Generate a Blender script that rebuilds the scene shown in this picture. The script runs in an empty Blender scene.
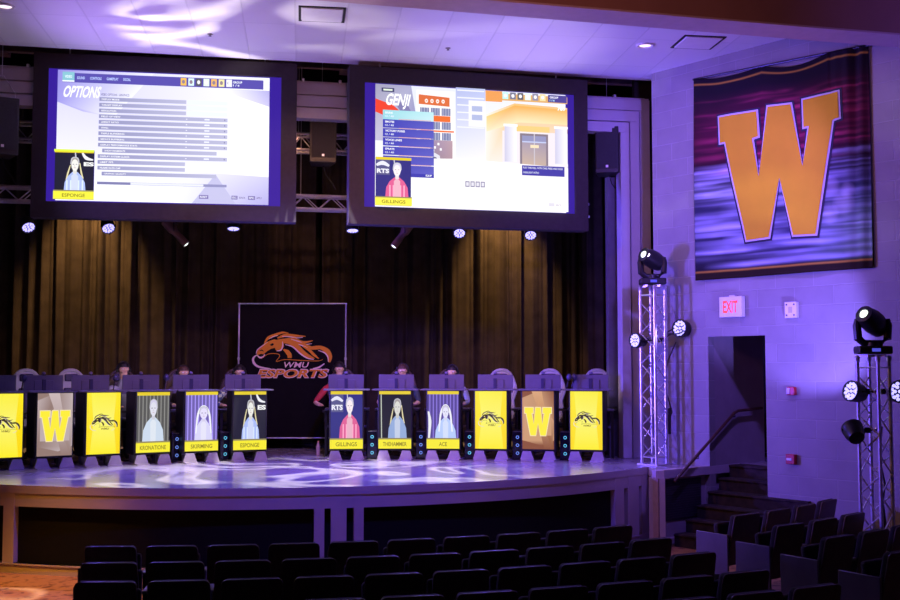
import bpy, bmesh, math, random
from mathutils import Vector, Matrix, Euler
from math import sin, cos, pi, radians as RA, atan2, hypot
rnd = random.Random(7)
SC = bpy.context.scene
COL = SC.collection

# ------------------------------------------------------------------ camera and measured geometry
F_PX, PITCH, YAW = 1100.0, math.atan(68/1100.0), RA(11.5)
EYE = Vector((0, 0, 2.62))
FW = Vector((sin(YAW)*cos(PITCH), cos(YAW)*cos(PITCH), sin(PITCH)))
RT = Vector((cos(YAW), -sin(YAW), 0)); UPV = RT.cross(FW)
def ray(x, y): return FW*F_PX + RT*(x-450) + UPV*(300-y)
def on_z(x, y, z):
    d = ray(x, y); return EYE + d*((z-EYE.z)/d.z)
def on_v(x, y, p, n):
    d = ray(x, y); p = Vector((p[0], p[1], 0)); n = Vector((n[0], n[1], 0))
    return EYE + d*((p-EYE).dot(n)/d.dot(n))
def V(a, b): return Vector((a*cos(YAW)+b*sin(YAW), -a*sin(YAW)+b*cos(YAW), 0))
def at_depth(x, y, vz):
    d = ray(x, y); n = Vector((sin(YAW), cos(YAW), 0)); return EYE + d*(vz/d.dot(n))

cam = bpy.data.cameras.new('camera'); cam.sensor_width = 36; cam.lens = F_PX/900*36
co = bpy.data.objects.new('camera', cam); COL.objects.link(co)
co.location = EYE; co.rotation_euler = (pi/2+PITCH, 0, -YAW); SC.camera = co
cam.clip_end = 200
SC.view_settings.view_transform = 'Standard'; SC.view_settings.look = 'None'
SC.view_settings.gamma = 1; SC.view_settings.use_curve_mapping = False
SC.view_settings.exposure = 0.0

# ------------------------------------------------------------------ materials
MATS = {}
def mat(name, col, rough=.6, metal=0, noise=0, nscale=8, bump=0, bscale=60, emit=None, estr=0, spec=.5, sheen=0):
    if name in MATS: return MATS[name]
    m = bpy.data.materials.new(name); m.use_nodes = True; nt = m.node_tree; b = nt.nodes['Principled BSDF']
    b.inputs['Base Color'].default_value = (*col, 1); b.inputs['Roughness'].default_value = rough
    b.inputs['Metallic'].default_value = metal; b.inputs['Specular IOR Level'].default_value = spec
    if sheen: b.inputs['Sheen Weight'].default_value = sheen
    tc = nt.nodes.new('ShaderNodeTexCoord')
    if noise:
        n = nt.nodes.new('ShaderNodeTexNoise'); n.inputs['Scale'].default_value = nscale; n.inputs['Detail'].default_value = 4
        r = nt.nodes.new('ShaderNodeValToRGB')
        r.color_ramp.elements[0].position = .3; r.color_ramp.elements[1].position = .7
        r.color_ramp.elements[0].color = (*[c*(1-noise) for c in col], 1)
        r.color_ramp.elements[1].color = (*[min(1, c*(1+noise)) for c in col], 1)
        nt.links.new(tc.outputs['Object'], n.inputs['Vector']); nt.links.new(n.outputs['Fac'], r.inputs['Fac'])
        nt.links.new(r.outputs['Color'], b.inputs['Base Color'])
    if bump:
        n2 = nt.nodes.new('ShaderNodeTexNoise'); n2.inputs['Scale'].default_value = bscale; n2.inputs['Detail'].default_value = 3
        bp = nt.nodes.new('ShaderNodeBump'); bp.inputs['Strength'].default_value = bump; bp.inputs['Distance'].default_value = .01
        nt.links.new(tc.outputs['Object'], n2.inputs['Vector']); nt.links.new(n2.outputs['Fac'], bp.inputs['Height'])
        nt.links.new(bp.outputs['Normal'], b.inputs['Normal'])
    if emit:
        b.inputs['Emission Color'].default_value = (*emit, 1); b.inputs['Emission Strength'].default_value = estr
    MATS[name] = m; return m
def picture_mat(name, emission=None, rough=.6):
    if name in MATS: return MATS[name]
    m = bpy.data.materials.new(name); m.use_nodes = True; nt = m.node_tree; b = nt.nodes['Principled BSDF']
    a = nt.nodes.new('ShaderNodeAttribute'); a.attribute_name = 'Col'
    b.inputs['Roughness'].default_value = rough; b.inputs['Specular IOR Level'].default_value = .12
    if emission:
        b.inputs['Base Color'].default_value = (.01, .01, .01, 1)
        nt.links.new(a.outputs['Color'], b.inputs['Emission Color']); b.inputs['Emission Strength'].default_value = emission
    else:
        nt.links.new(a.outputs['Color'], b.inputs['Base Color'])
    MATS[name] = m; return m
def block_mat():
    m = bpy.data.materials.new('painted_block'); m.use_nodes = True; nt = m.node_tree; b = nt.nodes['Principled BSDF']
    tc = nt.nodes.new('ShaderNodeTexCoord'); sp = nt.nodes.new('ShaderNodeSeparateXYZ'); cb = nt.nodes.new('ShaderNodeCombineXYZ')
    nt.links.new(tc.outputs['Object'], sp.inputs[0]); nt.links.new(sp.outputs['X'], cb.inputs['X']); nt.links.new(sp.outputs['Z'], cb.inputs['Y'])
    br = nt.nodes.new('ShaderNodeTexBrick'); nt.links.new(cb.outputs[0], br.inputs['Vector'])
    br.inputs['Scale'].default_value = 1; br.inputs['Brick Width'].default_value = .62; br.inputs['Row Height'].default_value = .27
    br.inputs['Mortar Size'].default_value = .009; br.inputs['Mortar Smooth'].default_value = .4
    br.inputs['Color1'].default_value = (.30, .285, .28, 1); br.inputs['Color2'].default_value = (.345, .33, .325, 1)
    br.inputs['Mortar'].default_value = (.38, .365, .365, 1)
    n = nt.nodes.new('ShaderNodeTexNoise'); n.inputs['Scale'].default_value = 2.2; n.inputs['Detail'].default_value = 6
    nt.links.new(cb.outputs[0], n.inputs['Vector'])
    mx = nt.nodes.new('ShaderNodeMix'); mx.data_type = 'RGBA'; mx.blend_type = 'MULTIPLY'; mx.inputs[0].default_value = .35
    nt.links.new(br.outputs['Color'], mx.inputs[6]); nt.links.new(n.outputs['Fac'], mx.inputs[7]); nt.links.new(mx.outputs[2], b.inputs['Base Color'])
    bp = nt.nodes.new('ShaderNodeBump'); bp.inputs['Strength'].default_value = .5; bp.inputs['Distance'].default_value = .01; bp.invert = True
    nt.links.new(br.outputs['Fac'], bp.inputs['Height']); nt.links.new(bp.outputs['Normal'], b.inputs['Normal'])
    b.inputs['Roughness'].default_value = .55
    return m
def ceiling_mat():
    m = bpy.data.materials.new('ceiling_tile'); m.use_nodes = True; nt = m.node_tree; b = nt.nodes['Principled BSDF']
    tc = nt.nodes.new('ShaderNodeTexCoord'); mp = nt.nodes.new('ShaderNodeMapping'); mp.inputs['Rotation'].default_value = (0, 0, RA(3.8))
    mp.inputs['Location'].default_value = (.12, .3, 0)
    nt.links.new(tc.outputs['Object'], mp.inputs['Vector'])
    br = nt.nodes.new('ShaderNodeTexBrick'); nt.links.new(mp.outputs[0], br.inputs['Vector']); br.offset = 0
    br.inputs['Scale'].default_value = 1; br.inputs['Brick Width'].default_value = .71; br.inputs['Row Height'].default_value = 1.42
    br.inputs['Mortar Size'].default_value = .012; br.inputs['Mortar Smooth'].default_value = .2
    br.inputs['Color1'].default_value = (.74, .74, .74, 1); br.inputs['Color2'].default_value = (.80, .80, .80, 1)
    br.inputs['Mortar'].default_value = (.70, .70, .70, 1)
    nt.links.new(br.outputs['Color'], b.inputs['Base Color']); b.inputs['Roughness'].default_value = .8
    bp = nt.nodes.new('ShaderNodeBump'); bp.inputs['Strength'].default_value = .6; bp.inputs['Distance'].default_value = .012
    nt.links.new(br.outputs['Fac'], bp.inputs['Height']); nt.links.new(bp.outputs['Normal'], b.inputs['Normal'])
    return m
def carpet_mat():
    m = bpy.data.materials.new('patterned_carpet'); m.use_nodes = True; nt = m.node_tree; b = nt.nodes['Principled BSDF']
    tc = nt.nodes.new('ShaderNodeTexCoord')
    n = nt.nodes.new('ShaderNodeTexNoise'); n.inputs['Scale'].default_value = 5; n.inputs['Detail'].default_value = 3; n.inputs['Distortion'].default_value = 1.5
    v = nt.nodes.new('ShaderNodeTexVoronoi'); v.inputs['Scale'].default_value = 7
    r = nt.nodes.new('ShaderNodeValToRGB'); e = r.color_ramp.elements
    e[0].position = .32; e[0].color = (.03, .012, .006, 1); e[1].position = .68; e[1].color = (.34, .17, .06, 1)
    k = r.color_ramp.elements.new(.5); k.color = (.15, .06, .02, 1)
    mx = nt.nodes.new('ShaderNodeMath'); mx.operation = 'MULTIPLY_ADD'; mx.inputs[1].default_value = .35; 
    nt.links.new(tc.outputs['Object'], n.inputs['Vector']); nt.links.new(tc.outputs['Object'], v.inputs['Vector'])
    nt.links.new(v.outputs['Distance'], mx.inputs[0]); nt.links.new(n.outputs['Fac'], mx.inputs[2])
    nt.links.new(mx.outputs[0], r.inputs['Fac']); nt.links.new(r.outputs['Color'], b.inputs['Base Color'])
    b.inputs['Roughness'].default_value = .95
    return m
BLOCK, CEIL, CARPET = block_mat(), ceiling_mat(), carpet_mat()
WHITE = mat('cream_painted_wood', (.46, .40, .41), .45, noise=.06, nscale=3)
BLACKP = mat('black_panel', (.006, .006, .006), .8, noise=.2, nscale=20, spec=.15)
BLACK = mat('black_plastic', (.015, .015, .017), .42, noise=.2, nscale=20)
BLACKM = mat('black_metal', (.02, .02, .022), .35, .4, noise=.2, nscale=20)
ALU = mat('aluminium_tube', (.72, .72, .75), .32, .75, noise=.08, nscale=30)
STAGEF = mat('stage_floor_gloss', (.33, .31, .33), .20, noise=.12, nscale=2.5, bump=.05, bscale=9)
CURT = mat('black_velour', (.046, .036, .026), .9, noise=.25, nscale=4, bump=.2, bscale=120, spec=.15)
BROWN = mat('brown_beam_paint', (.30, .16, .13), .7, noise=.08, nscale=2)
FRAME = mat('screen_frame_fabric', (.030, .022, .028), .8, noise=.15, nscale=12, bump=.1)
SEATF = mat('dark_seat_fabric', (.020, .013, .013), .9, noise=.35, nscale=25, bump=.3, bscale=150)
SEATS_ = mat('dark_seat_shell', (.085, .055, .045), .38, noise=.25, nscale=10)
SEATM = mat('seat_armrest_plastic', (.16, .15, .15), .35, noise=.1, nscale=10)
SEATW = mat('seat_end_panel_laminate', (.12, .11, .12), .5, noise=.1, nscale=6)
WOODR = mat('dark_handrail_wood', (.07, .03, .02), .45, noise=.3, nscale=14)
STAIRC = mat('stair_carpet', (.026, .017, .013), .95, noise=.6, nscale=9)
SIGNW = mat('white_plastic', (.8, .8, .8), .4, noise=.03)
REDP = mat('red_alarm_plastic', (.45, .02, .03), .35, noise=.1)
PODT = mat('podium_top_laminate', (.16, .15, .17), .35, noise=.1)
FOOT = mat('podium_foot_metal', (.42, .38, .38), .4, .2, noise=.1)
DESKM = mat('desk_top_laminate', (.12, .12, .14), .4, noise=.1)
MONB = mat('monitor_back_plastic', (.16, .155, .175), .45, noise=.06)
CHW = mat('chair_white_vinyl', (.45, .43, .50), .4, noise=.06)
SKIN = mat('skin', (.62, .36, .26), .5, noise=.08, nscale=12)
DENIM = mat('denim', (.04, .05, .09), .8, noise=.2, nscale=40)
SHOE = mat('shoe_rubber', (.03, .03, .03), .6, noise=.1)
EYEW = mat('eye_white', (.8, .8, .8), .2, noise=.02)

# ------------------------------------------------------------------ object helpers
def tag(o, label=None, cat=None, group=None, kind=None):
    if label: o['label'] = label
    if cat: o['category'] = cat
    if group: o['group'] = group
    if kind: o['kind'] = kind
    return o
def thing(name, label, cat, loc=(0, 0, 0), rz=0, group=None):
    o = bpy.data.objects.new(name, None); COL.objects.link(o); o.empty_display_size = .1
    o.location = loc; o.rotation_euler = (0, 0, rz); return tag(o, label, cat, group)
def copy_tree(o, parent=None):
    c = o.copy(); COL.objects.link(c); c.parent = parent
    for ch in list(o.children): copy_tree(ch, c)
    return c
class MB:
    def __init__(s): s.b = bmesh.new(); s.mi = 0; s.M = Matrix.Identity(4)
    def _f(s, vs):
        try:
            f = s.b.faces.new(vs); f.material_index = s.mi; f.smooth = True; return f
        except ValueError: return None
    def v(s, p): return s.b.verts.new(s.M @ Vector(p))
    def box(s, c, d, R=None):
        h = [Vector((x, y, z)) for x in (-.5, .5) for y in (-.5, .5) for z in (-.5, .5)]
        vs = []
        for q in h:
            q = Vector((q.x*d[0], q.y*d[1], q.z*d[2]))
            if R is not None: q = R @ q
            vs.append(s.v(q+Vector(c)))
        for f in ((0, 1, 3, 2), (4, 6, 7, 5), (0, 4, 5, 1), (2, 3, 7, 6), (0, 2, 6, 4), (1, 5, 7, 3)): s._f([vs[i] for i in f])
        return s
    def tube(s, pts, r, n=8, closed=False):
        pts = [Vector(p) for p in pts]; rs = r if isinstance(r, (list, tuple)) else [r]*len(pts)
        rings = []; N = len(pts)
        for i, p in enumerate(pts):
            if closed: t = pts[(i+1) % N]-pts[i-1]
            else: t = pts[min(i+1, N-1)]-pts[max(i-1, 0)]
            t.normalize()
            a = Vector((0, 0, 1)) if abs(t.z) < .9 else Vector((1, 0, 0))
            u = t.cross(a).normalized(); w = t.cross(u)
            rings.append([s.v(p+(u*cos(2*pi*k/n)+w*sin(2*pi*k/n))*rs[i]) for k in range(n)])
        for i in range(N if closed else N-1):
            A, B = rings[i], rings[(i+1) % N]
            for k in range(n): s._f([A[k], A[(k+1) % n], B[(k+1) % n], B[k]])
        if not closed: s._f(rings[0][::-1]); s._f(rings[-1])
        return s
    def prism(s, poly, fn, t0, t1):
        a = [s.v(fn(u, v, t0)) for u, v in poly]; b = [s.v(fn(u, v, t1)) for u, v in poly]
        s._f(a[::-1]); s._f(b)
        n = len(poly)
        for i in range(n): s._f([a[i], a[(i+1) % n], b[(i+1) % n], b[i]])
        return s
    def lathe(s, prof, c=(0, 0, 0), R=None, n=20):
        R = R or Matrix.Identity(3); c = Vector(c); rings = []
        for r, z in prof:
            rings.append([s.v(c + R @ Vector((r*cos(2*pi*k/n), r*sin(2*pi*k/n), z))) for k in range(n)])
        for A, B in zip(rings, rings[1:]):
            for k in range(n): s._f([A[k], A[(k+1) % n], B[(k+1) % n], B[k]])
        s._f(rings[0][::-1]); s._f(rings[-1]); return s
    def ell(s, c, r, n=14, m=9):
        prof = [(max(1e-4, cos(-pi/2+pi*i/m)), sin(-pi/2+pi*i/m)) for i in range(m+1)]
        M0 = s.M.copy(); s.M = s.M @ Matrix.Translation(c) @ Matrix.Diagonal((*r, 1)); s.lathe(prof, n=n); s.M = M0; return s
    def build(s, name, mats, parent=None, bevel=0, flat=False, loc=None, rz=0, sub=0):
        bmesh.ops.recalc_face_normals(s.b, faces=s.b.faces[:])
        me = bpy.data.meshes.new(name); s.b.to_mesh(me); s.b.free()
        for m in (mats if isinstance(mats, (list, tuple)) else [mats]): me.materials.append(m)
        o = bpy.data.objects.new(name, me); COL.objects.link(o); o.parent = parent
        if flat: me.shade_flat()
        else: me.set_sharp_from_angle(angle=RA(35))
        if bevel:
            b = o.modifiers.new('bevel', 'BEVEL'); b.width = bevel; b.segments = 2; b.limit_method = 'ANGLE'
        if loc is not None: o.location = loc
        o.rotation_euler = (0, 0, rz)
        return o
def struct(o): o['kind'] = 'structure'; return o
XZ = lambda u, v, t: (u, t, v)       # outline in x,z ; thickness along y
YZ = lambda u, v, t: (t, u, v)
XY = lambda u, v, t: (u, v, t)

_txt = {}
def text_polys(t, bold):
    k = (t, bold)
    if k in _txt: return _txt[k]
    cu = bpy.data.curves.new('t', 'FONT'); cu.body = t; cu.size = 1; cu.offset = bold; cu.resolution_u = 3; cu.fill_mode = 'FRONT'
    o = bpy.data.objects.new('t', cu); COL.objects.link(o)
    dg = bpy.context.evaluated_depsgraph_get(); me = bpy.data.meshes.new_from_object(o.evaluated_get(dg))
    vs = [(v.co.x, v.co.y) for v in me.vertices]; fs = [tuple(p.vertices) for p in me.polygons]
    bpy.data.objects.remove(o); bpy.data.meshes.remove(me); bpy.data.curves.remove(cu)
    x0 = min(v[0] for v in vs); x1 = max(v[0] for v in vs); y0 = min(v[1] for v in vs); y1 = max(v[1] for v in vs)
    vs = [((x-x0)/(x1-x0), (y-y0)/(y1-y0)) for x, y in vs]
    _txt[k] = (vs, fs); return _txt[k]
class Pic:
    """flat picture: shapes in picture units (v downward) mapped on a plane (x, z), stacked in thin layers towards -y"""
    def __init__(s, T, y=0, step=.0008): s.T = T; s.y = y; s.st = step; s.n = 0; s.vs = []; s.fs = []; s.cs = []
    def poly(s, pts, col, cols=None):
        i0 = len(s.vs); s.n += 1
        for p in pts:
            x, z = s.T(*p); s.vs.append((x, s.y-s.n*s.st, z))
        s.fs.append(tuple(range(i0, i0+len(pts)))); s.cs.append([(*c, 1) for c in (cols or [col]*len(pts))]); return s
    def rect(s, a, b, c, d, col, cols=None): return s.poly([(a, b), (c, b), (c, d), (a, d)], col, cols)
    def text(s, t, a, b, c, d, col, bold=.02, shear=0):
        vs, fs = text_polys(t, bold); i0 = len(s.vs); s.n += 1
        for u, v in vs:
            x, z = s.T(a+(c-a)*u+shear*(b-d)*-1*v, d+(b-d)*v); s.vs.append((x, s.y-s.n*s.st, z))
        for f in fs: s.fs.append(tuple(i0+k for k in f)); s.cs.append([(*col, 1)]*len(f))
        return s
    def stroke(s, pts, w, col):
        ws = w if isinstance(w, (list, tuple)) else [w]*len(pts)
        # smooth the line a little
        P = []; W = []
        n = len(pts)
        for i in range(n-1):
            p0 = pts[max(i-1, 0)]; p1 = pts[i]; p2 = pts[i+1]; p3 = pts[min(i+2, n-1)]
            for k in range(4):
                t = k/4
                P.append(tuple(.5*((2*p1[j])+(-p0[j]+p2[j])*t+(2*p0[j]-5*p1[j]+4*p2[j]-p3[j])*t*t+(-p0[j]+3*p1[j]-3*p2[j]+p3[j])*t**3) for j in (0, 1)))
                W.append(ws[i]*(1-t)+ws[i+1]*t)
        P.append(pts[-1]); W.append(ws[-1]); L = []; Rr = []
        for i, p in enumerate(P):
            q0 = P[max(i-1, 0)]; q1 = P[min(i+1, len(P)-1)]; d = (q1[0]-q0[0], q1[1]-q0[1]); l = hypot(*d) or 1
            nx, ny = -d[1]/l*W[i]/2, d[0]/l*W[i]/2; L.append((p[0]+nx, p[1]+ny)); Rr.append((p[0]-nx, p[1]-ny))
        s.n += 1
        for i in range(len(P)-1):
            i0 = len(s.vs)
            for q in (L[i], L[i+1], Rr[i+1], Rr[i]):
                x, z = s.T(*q); s.vs.append((x, s.y-s.n*s.st, z))
            s.fs.append((i0, i0+1, i0+2, i0+3)); s.cs.append([(*col, 1)]*4)
        return s
    def build(s, name, m, parent=None):
        me = bpy.data.meshes.new(name); me.from_pydata(s.vs, [], s.fs)
        at = me.color_attributes.new('Col', 'FLOAT_COLOR', 'CORNER'); i = 0
        for f, c in zip(s.fs, s.cs):
            for k in range(len(f)): at.data[i].color = c[k]; i += 1
        me.materials.append(m); o = bpy.data.objects.new(name, me); COL.objects.link(o); o.parent = parent
        # every face looks towards -y
        bm = bmesh.new(); bm.from_mesh(me); bm.faces.ensure_lookup_table()
        for f in bm.faces:
            if f.normal.y > 0: f.normal_flip()
        bm.to_mesh(me); bm.free()
        return o
def grow(poly, d):
    n = len(poly); A = sum(poly[i][0]*poly[(i+1) % n][1]-poly[(i+1) % n][0]*poly[i][1] for i in range(n)); sg = 1 if A > 0 else -1
    out = []
    for i in range(n):
        p0, p1, p2 = poly[i-1], poly[i], poly[(i+1) % n]
        def nr(a, b):
            dx, dy = b[0]-a[0], b[1]-a[1]; l = hypot(dx, dy); return (dy/l*sg, -dx/l*sg)
        n1, n2 = nr(p0, p1), nr(p1, p2); k = 1+n1[0]*n2[0]+n1[1]*n2[1]; k = max(k, .5)
        out.append((p1[0]+d*(n1[0]+n2[0])/k, p1[1]+d*(n1[1]+n2[1])/k))
    return out
# ------------------------------------------------------------------ the setting
SZ = 1.12                                        # stage height
PW = V(3.75, 17.2); DW = V(.645, -.764).normalized(); NW = Vector((-DW.y, DW.x, 0))   # side wall
RW = atan2(DW.y, DW.x)
def wl(px, py, off=0):                           # a point on the side wall, in the wall's own frame
    q = on_v(px, py, PW+NW*off, NW)-PW; return q.dot(DW), q.z
CZ = on_v(300, 61.5, (0, 17.15), (0, 1)).z
PY = 17.5
print('ceiling', CZ, 'wall z', [wl(x, y) for x, y in ((693, 78), (867, 46), (693, 281), (867, 268))])
dl = wl(708, 336.5); dr = wl(765, 335.5); DTOP = (dl[1]+dr[1])/2
print('door', dl, dr)

# stage floor
def px_of(x, y):
    v = Vector((x, y, SZ))-EYE; return 450+F_PX*v.dot(RT)/v.dot(FW)
AC = Vector((1.24, 21.84)); AR = 7.79
def arc(px): 
    p = on_z(px, 480, SZ); return p
P1 = PW+DW*.31-NW*1.2; P1.z = SZ; P2 = PW+DW*.335+NW*.75; P2.z = SZ; P0 = on_z(649, 468, SZ)
a1 = min((abs(px_of(AC.x+7.79*sin(k*.001), AC.y-7.79*cos(k*.001))-649.5), k*.001) for k in range(500, 1100))[1]; AR1 = hypot(P1.x-AC.x, P1.y-AC.y)
a0 = -1.05
def arcp(a, r=AR): return (AC.x+r*sin(a), AC.y-r*cos(a))
P0 = Vector((*arcp(a1), SZ)); arcpts = [arcp(a0+(a1-a0)*i/60) for i in range(61)]
print('P1', P1, 'arc end', arcpts[-1], AR1)
pol = arcpts + [(P1.x, P1.y), (P2.x, P2.y), (P2.x+DW.x*1.6, P2.y+DW.y*1.6), (P2.x+DW.x*1.6+NW.x*4, P2.y+DW.y*1.6+NW.y*4), (9.6, 23.2), (-8.5, 23.2), (-8.5, arcpts[0][1])]
mb = MB(); mb.prism(pol, XY, SZ-.10, SZ); struct(mb.build('floor_stage', STAGEF, flat=True))
# nosing and curved front
def arcstrip(mb, aa, ab, r0, r1, z0, z1):
    n = max(2, int(abs(ab-aa)/.02)+1)
    for i in range(n):
        b0 = aa+(ab-aa)*i/n; b1 = aa+(ab-aa)*(i+1)/n
        c = [arcp(b0, r0), arcp(b1, r0), arcp(b1, r1), arcp(b0, r1)]
        lo = [mb.v((*p, z0)) for p in c]; hi = [mb.v((*p, z1)) for p in c]
        mb._f(lo[::-1]); mb._f(hi); 
        mb._f([lo[2], lo[3], hi[3], hi[2]]); mb._f([lo[0], lo[1], hi[1], hi[0]])
        if i == 0: mb._f([lo[0], lo[3], hi[3], hi[0]])
        if i == n-1: mb._f([lo[1], lo[2], hi[2], hi[1]])
def ang(px, y=500):                               # arc angle under a pixel column
    best = min(((abs(pj_x(arcp(a))-px), a) for a in [a0+(a1-a0)*i/3000 for i in range(3001)]), key=lambda t: t[0]); return best[1]
def pj_x(p):
    v = Vector((p[0], p[1], .8))-EYE; return 450+F_PX*v.dot(RT)/v.dot(FW)
front = bpy.data.objects.new('wall_stage_front', None); COL.objects.link(front); struct(front)
mb = MB(); arcstrip(mb, a0, a1, AR-.2, AR-.08, 0, SZ-.1); mb.build('black_backing', BLACKP, front)
mb = MB(); arcstrip(mb, a0, a1, AR-.1, AR+.012, SZ-.1, SZ-.001); arcstrip(mb, a0, a1, AR-.1, AR+.0, SZ-.27, SZ-.08); mb.build('top_rail', WHITE, front)
mb = MB(); arcstrip(mb, a0, a1, AR-.1, AR+.0, 0, .13); arcstrip(mb, a0, a1, AR-.1, AR+.012, .11, .13); mb.build('bottom_rail', WHITE, front)
for x0, x1 in ((3.5, 14.5), (314, 324.5), (331, 346.5), (354, 363.5), (615, 624), (628, 638.5), (641.5, 651)):
    mb = MB(); arcstrip(mb, ang(x0), ang(x1), AR-.1, AR+.004, .1, SZ-.1); mb.build('post', WHITE, front)
# wing to the right of the corner
ud = (P2-P1); ud.z = 0; L12 = ud.length; ud.normalize(); un = Vector((ud.y, -ud.x, 0))   # un looks to the stairs
wing = bpy.data.objects.new('wall_stage_wing', None); COL.objects.link(wing); struct(wing)
wing.location = (P1.x, P1.y, 0); wing.rotation_euler = (0, 0, atan2(ud.y, ud.x))
mb = MB(); mb.box((L12/2, .04, SZ-.06), (L12+.02, .12, .13)); mb.build('slab_edge', WHITE, wing, bevel=.006)
mb = MB(); mb.box((L12/2+.2, .12, (SZ-.1)/2), (L12+.4, .1, SZ-.1)); mb.build('base_wall', mat('dim_wall_paint', (.33, .28, .30), .6, noise=.06, nscale=3), wing)
mb = MB(); mb.box((L12/2, .06, .06), (L12, .03, .12)); mb.build('base_rail', WHITE, wing, bevel=.004)
mb = MB(); mb.box((.03, .03, (SZ-.1)/2), (.10, .10, SZ-.1)); mb.build('corner_post', mat('corner_post_wood', (.33, .24, .20), .5, noise=.15), wing, bevel=.004)
fr = Vector((P1.x-P0.x, P1.y-P0.y, 0)); fm = (P0+P1)/2
mb = MB(); mb.box((0, .06, (SZ-.1)/2), (fr.length+.06, .08, SZ-.1)); mb.box((0, .03, SZ-.06), (fr.length+.04, .12, .119)); struct(mb.build('wall_stage_corner', WHITE, loc=(fm.x, fm.y, 0), rz=atan2(fr.y, fr.x), flat=True))
g0 = .14; g1 = 1.08
tg = thing('vent_grille', 'dark grille panel set in the stage side wall under the landing', 'vent', (P1.x, P1.y, 0), atan2(ud.y, ud.x))
mb = MB(); mb.box(((g0+g1)/2, .062, .66), (g1-g0, .012, .60)); mb.build('frame', mat('grille_grey', (.05, .045, .06), .5, noise=.1), tg, bevel=.003)
mb = MB()
for i in range(16): mb.box(((g0+g1)/2, .05, .40+i*.035), (g1-g0-.06, .012, .012))
mb.build('louvre', mat('grille_grey', (.05, .045, .06), .5, noise=.1), tg)

# floor, ceiling, walls
mb = MB(); mb.box((3, 9, -.05), (34, 30, .1)); struct(mb.build('floor', CARPET, flat=True))
mb = MB(); q0 = V(9, 9)
cpol = [(-9, 12.4), (9.5, 12.9), (13, 9), (14, 17.15), (6.5, 17.15), (-9, 17.15)]
cpol = [(-9, 12.2), (12.5, 12.9), (12.5, 17.15), (-9, 17.15)]
mb.prism(cpol, XY, CZ, CZ+.12); struct(mb.build('ceiling', CEIL, flat=True))
# soffit beam across the room
BZ = 6.92; b1 = on_z(337, 0, BZ); b2 = on_z(900, 46, BZ); bd = (b2-b1); bd.z = 0; bd.normalize(); bn = Vector((-bd.y, bd.x, 0))
c1 = on_z(508, 0, BZ); thick = abs((c1-b1).dot(bn)); print('beam', b1, b2, thick, 'angle', math.degrees(atan2(bd.y, bd.x)))
thick = min(max(thick, .3), .8)
cb_ = b1+bd*3-bn*thick/2
mb = MB(); mb.box((0, 0, .7), (24, thick, 1.4)); mb.mi = 1; mb.box((0, 0, -.012), (24, thick+.0, .024)); 
struct(mb.build('trim_ceiling_beam', [BROWN, mat('beam_underside_lit_tone', (.55, .42, .45), .6, noise=.05)], loc=(cb_.x, cb_.y, BZ), rz=atan2(bd.y, bd.x), flat=True))  # underside paler than the face: light on it put into the colour
# splayed side wall with the stair opening
mb = MB()
xL, xR = dl[0], dr[0]
xW = wl(654, 300)[0]; mb.box(((xL+xW)/2, .075, CZ/2), (xL-xW, .15, CZ)); mb.box(((xL+xR)/2, .075, (CZ+DTOP)/2), (xR-xL, .15, CZ-DTOP)); mb.box(((xR+9)/2, .075, CZ/2), (9-xR, .15, CZ))
struct(mb.build('wall_right', BLOCK, loc=(PW.x, PW.y, 0), rz=RW, flat=True))
HALLW = mat('hall_wall_paint', (.30, .26, .27), .7, noise=.1, nscale=3)
mb = MB(); mb.box((xL-.05, .80, (3.6+SZ)/2), (.1, 1.3, 3.6-SZ)); struct(mb.build('wall_stair_left', HALLW, loc=(PW.x, PW.y, 0), rz=RW, flat=True))
mb = MB(); mb.box((xL+.9, 2.0, 1.9), (2.2, .1, 3.8)); struct(mb.build('wall_stair_back', HALLW, loc=(PW.x, PW.y, 0), rz=RW, flat=True))
mb = MB(); mb.box((xR+.75, 1.1, 1.9), (.1, 1.7, 3.8)); struct(mb.build('wall_stair_right', HALLW, loc=(PW.x, PW.y, 0), rz=RW, flat=True))
mb = MB(); mb.box((xL+.9, 1.1, 3.65), (2.4, 1.9, .1)); struct(mb.build('ceiling_stair', HALLW, loc=(PW.x, PW.y, 0), rz=RW, flat=True))
# stairs: climb along the wing wall
def wloc(p): q = Vector((p[0], p[1], 0))-PW; return q.dot(DW), q.dot(NW)
sx, sy = wloc(P2); sx1, sy1 = wloc(P1)
print('P1,P2 in wall frame', (sx1, sy1), (sx, sy))
mb = MB(); ns = 6; rise = SZ/ns; run = .27
for k in range(ns):
    yk = sy-run*(ns-1-k)-run
    # left end follows the wing wall
    t = (yk-sy1)/(sy-sy1); xk = sx1+(sx-sx1)*max(0, min(1, t))+.025
    mb.box(((xk+xR+.7)/2, (yk+sy)/2+.0, rise*(k+.5)), (xR+.7-xk, sy-yk, rise))
    mb.tube([(xk, yk, rise*(k+1)-.02), (xR+.7, yk, rise*(k+1)-.02)], .018, 8)
struct(mb.build('floor_stairs', STAIRC, loc=(PW.x, PW.y, 0), rz=RW))
# handrail
hp = P1+un*(-.0)+Vector((0, 0, 0))
ofs = un*.10
A = on_v(677, 478.5, P1+ofs, un); B = on_v(736, 411, P1+ofs, un); Cc = on_v(762, 408, P1+ofs, un)
A0 = A-(B-A).normalized()*.08
th = thing('handrail', 'dark wooden handrail climbing the steps beside the stage', 'handrail', (A.x, A.y, SZ))
mb = MB(); O = Vector((A.x, A.y, SZ)); mb.tube([A0-O, A-O, B-(B-A).normalized()*.06-O, B+(Cc-B).normalized()*.06-O, Cc-O], .023, 10); mb.build('rail', WOODR, th)
for t in (.03, .35, .98):
    q = A+(B-A)*t
    mb = MB(); mb.tube([q-O, q-O-Vector((0, 0, .07)), q-O-Vector((0, 0, .07))-un*.10], .010, 8); mb.build('bracket', BLACKM, th)

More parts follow.
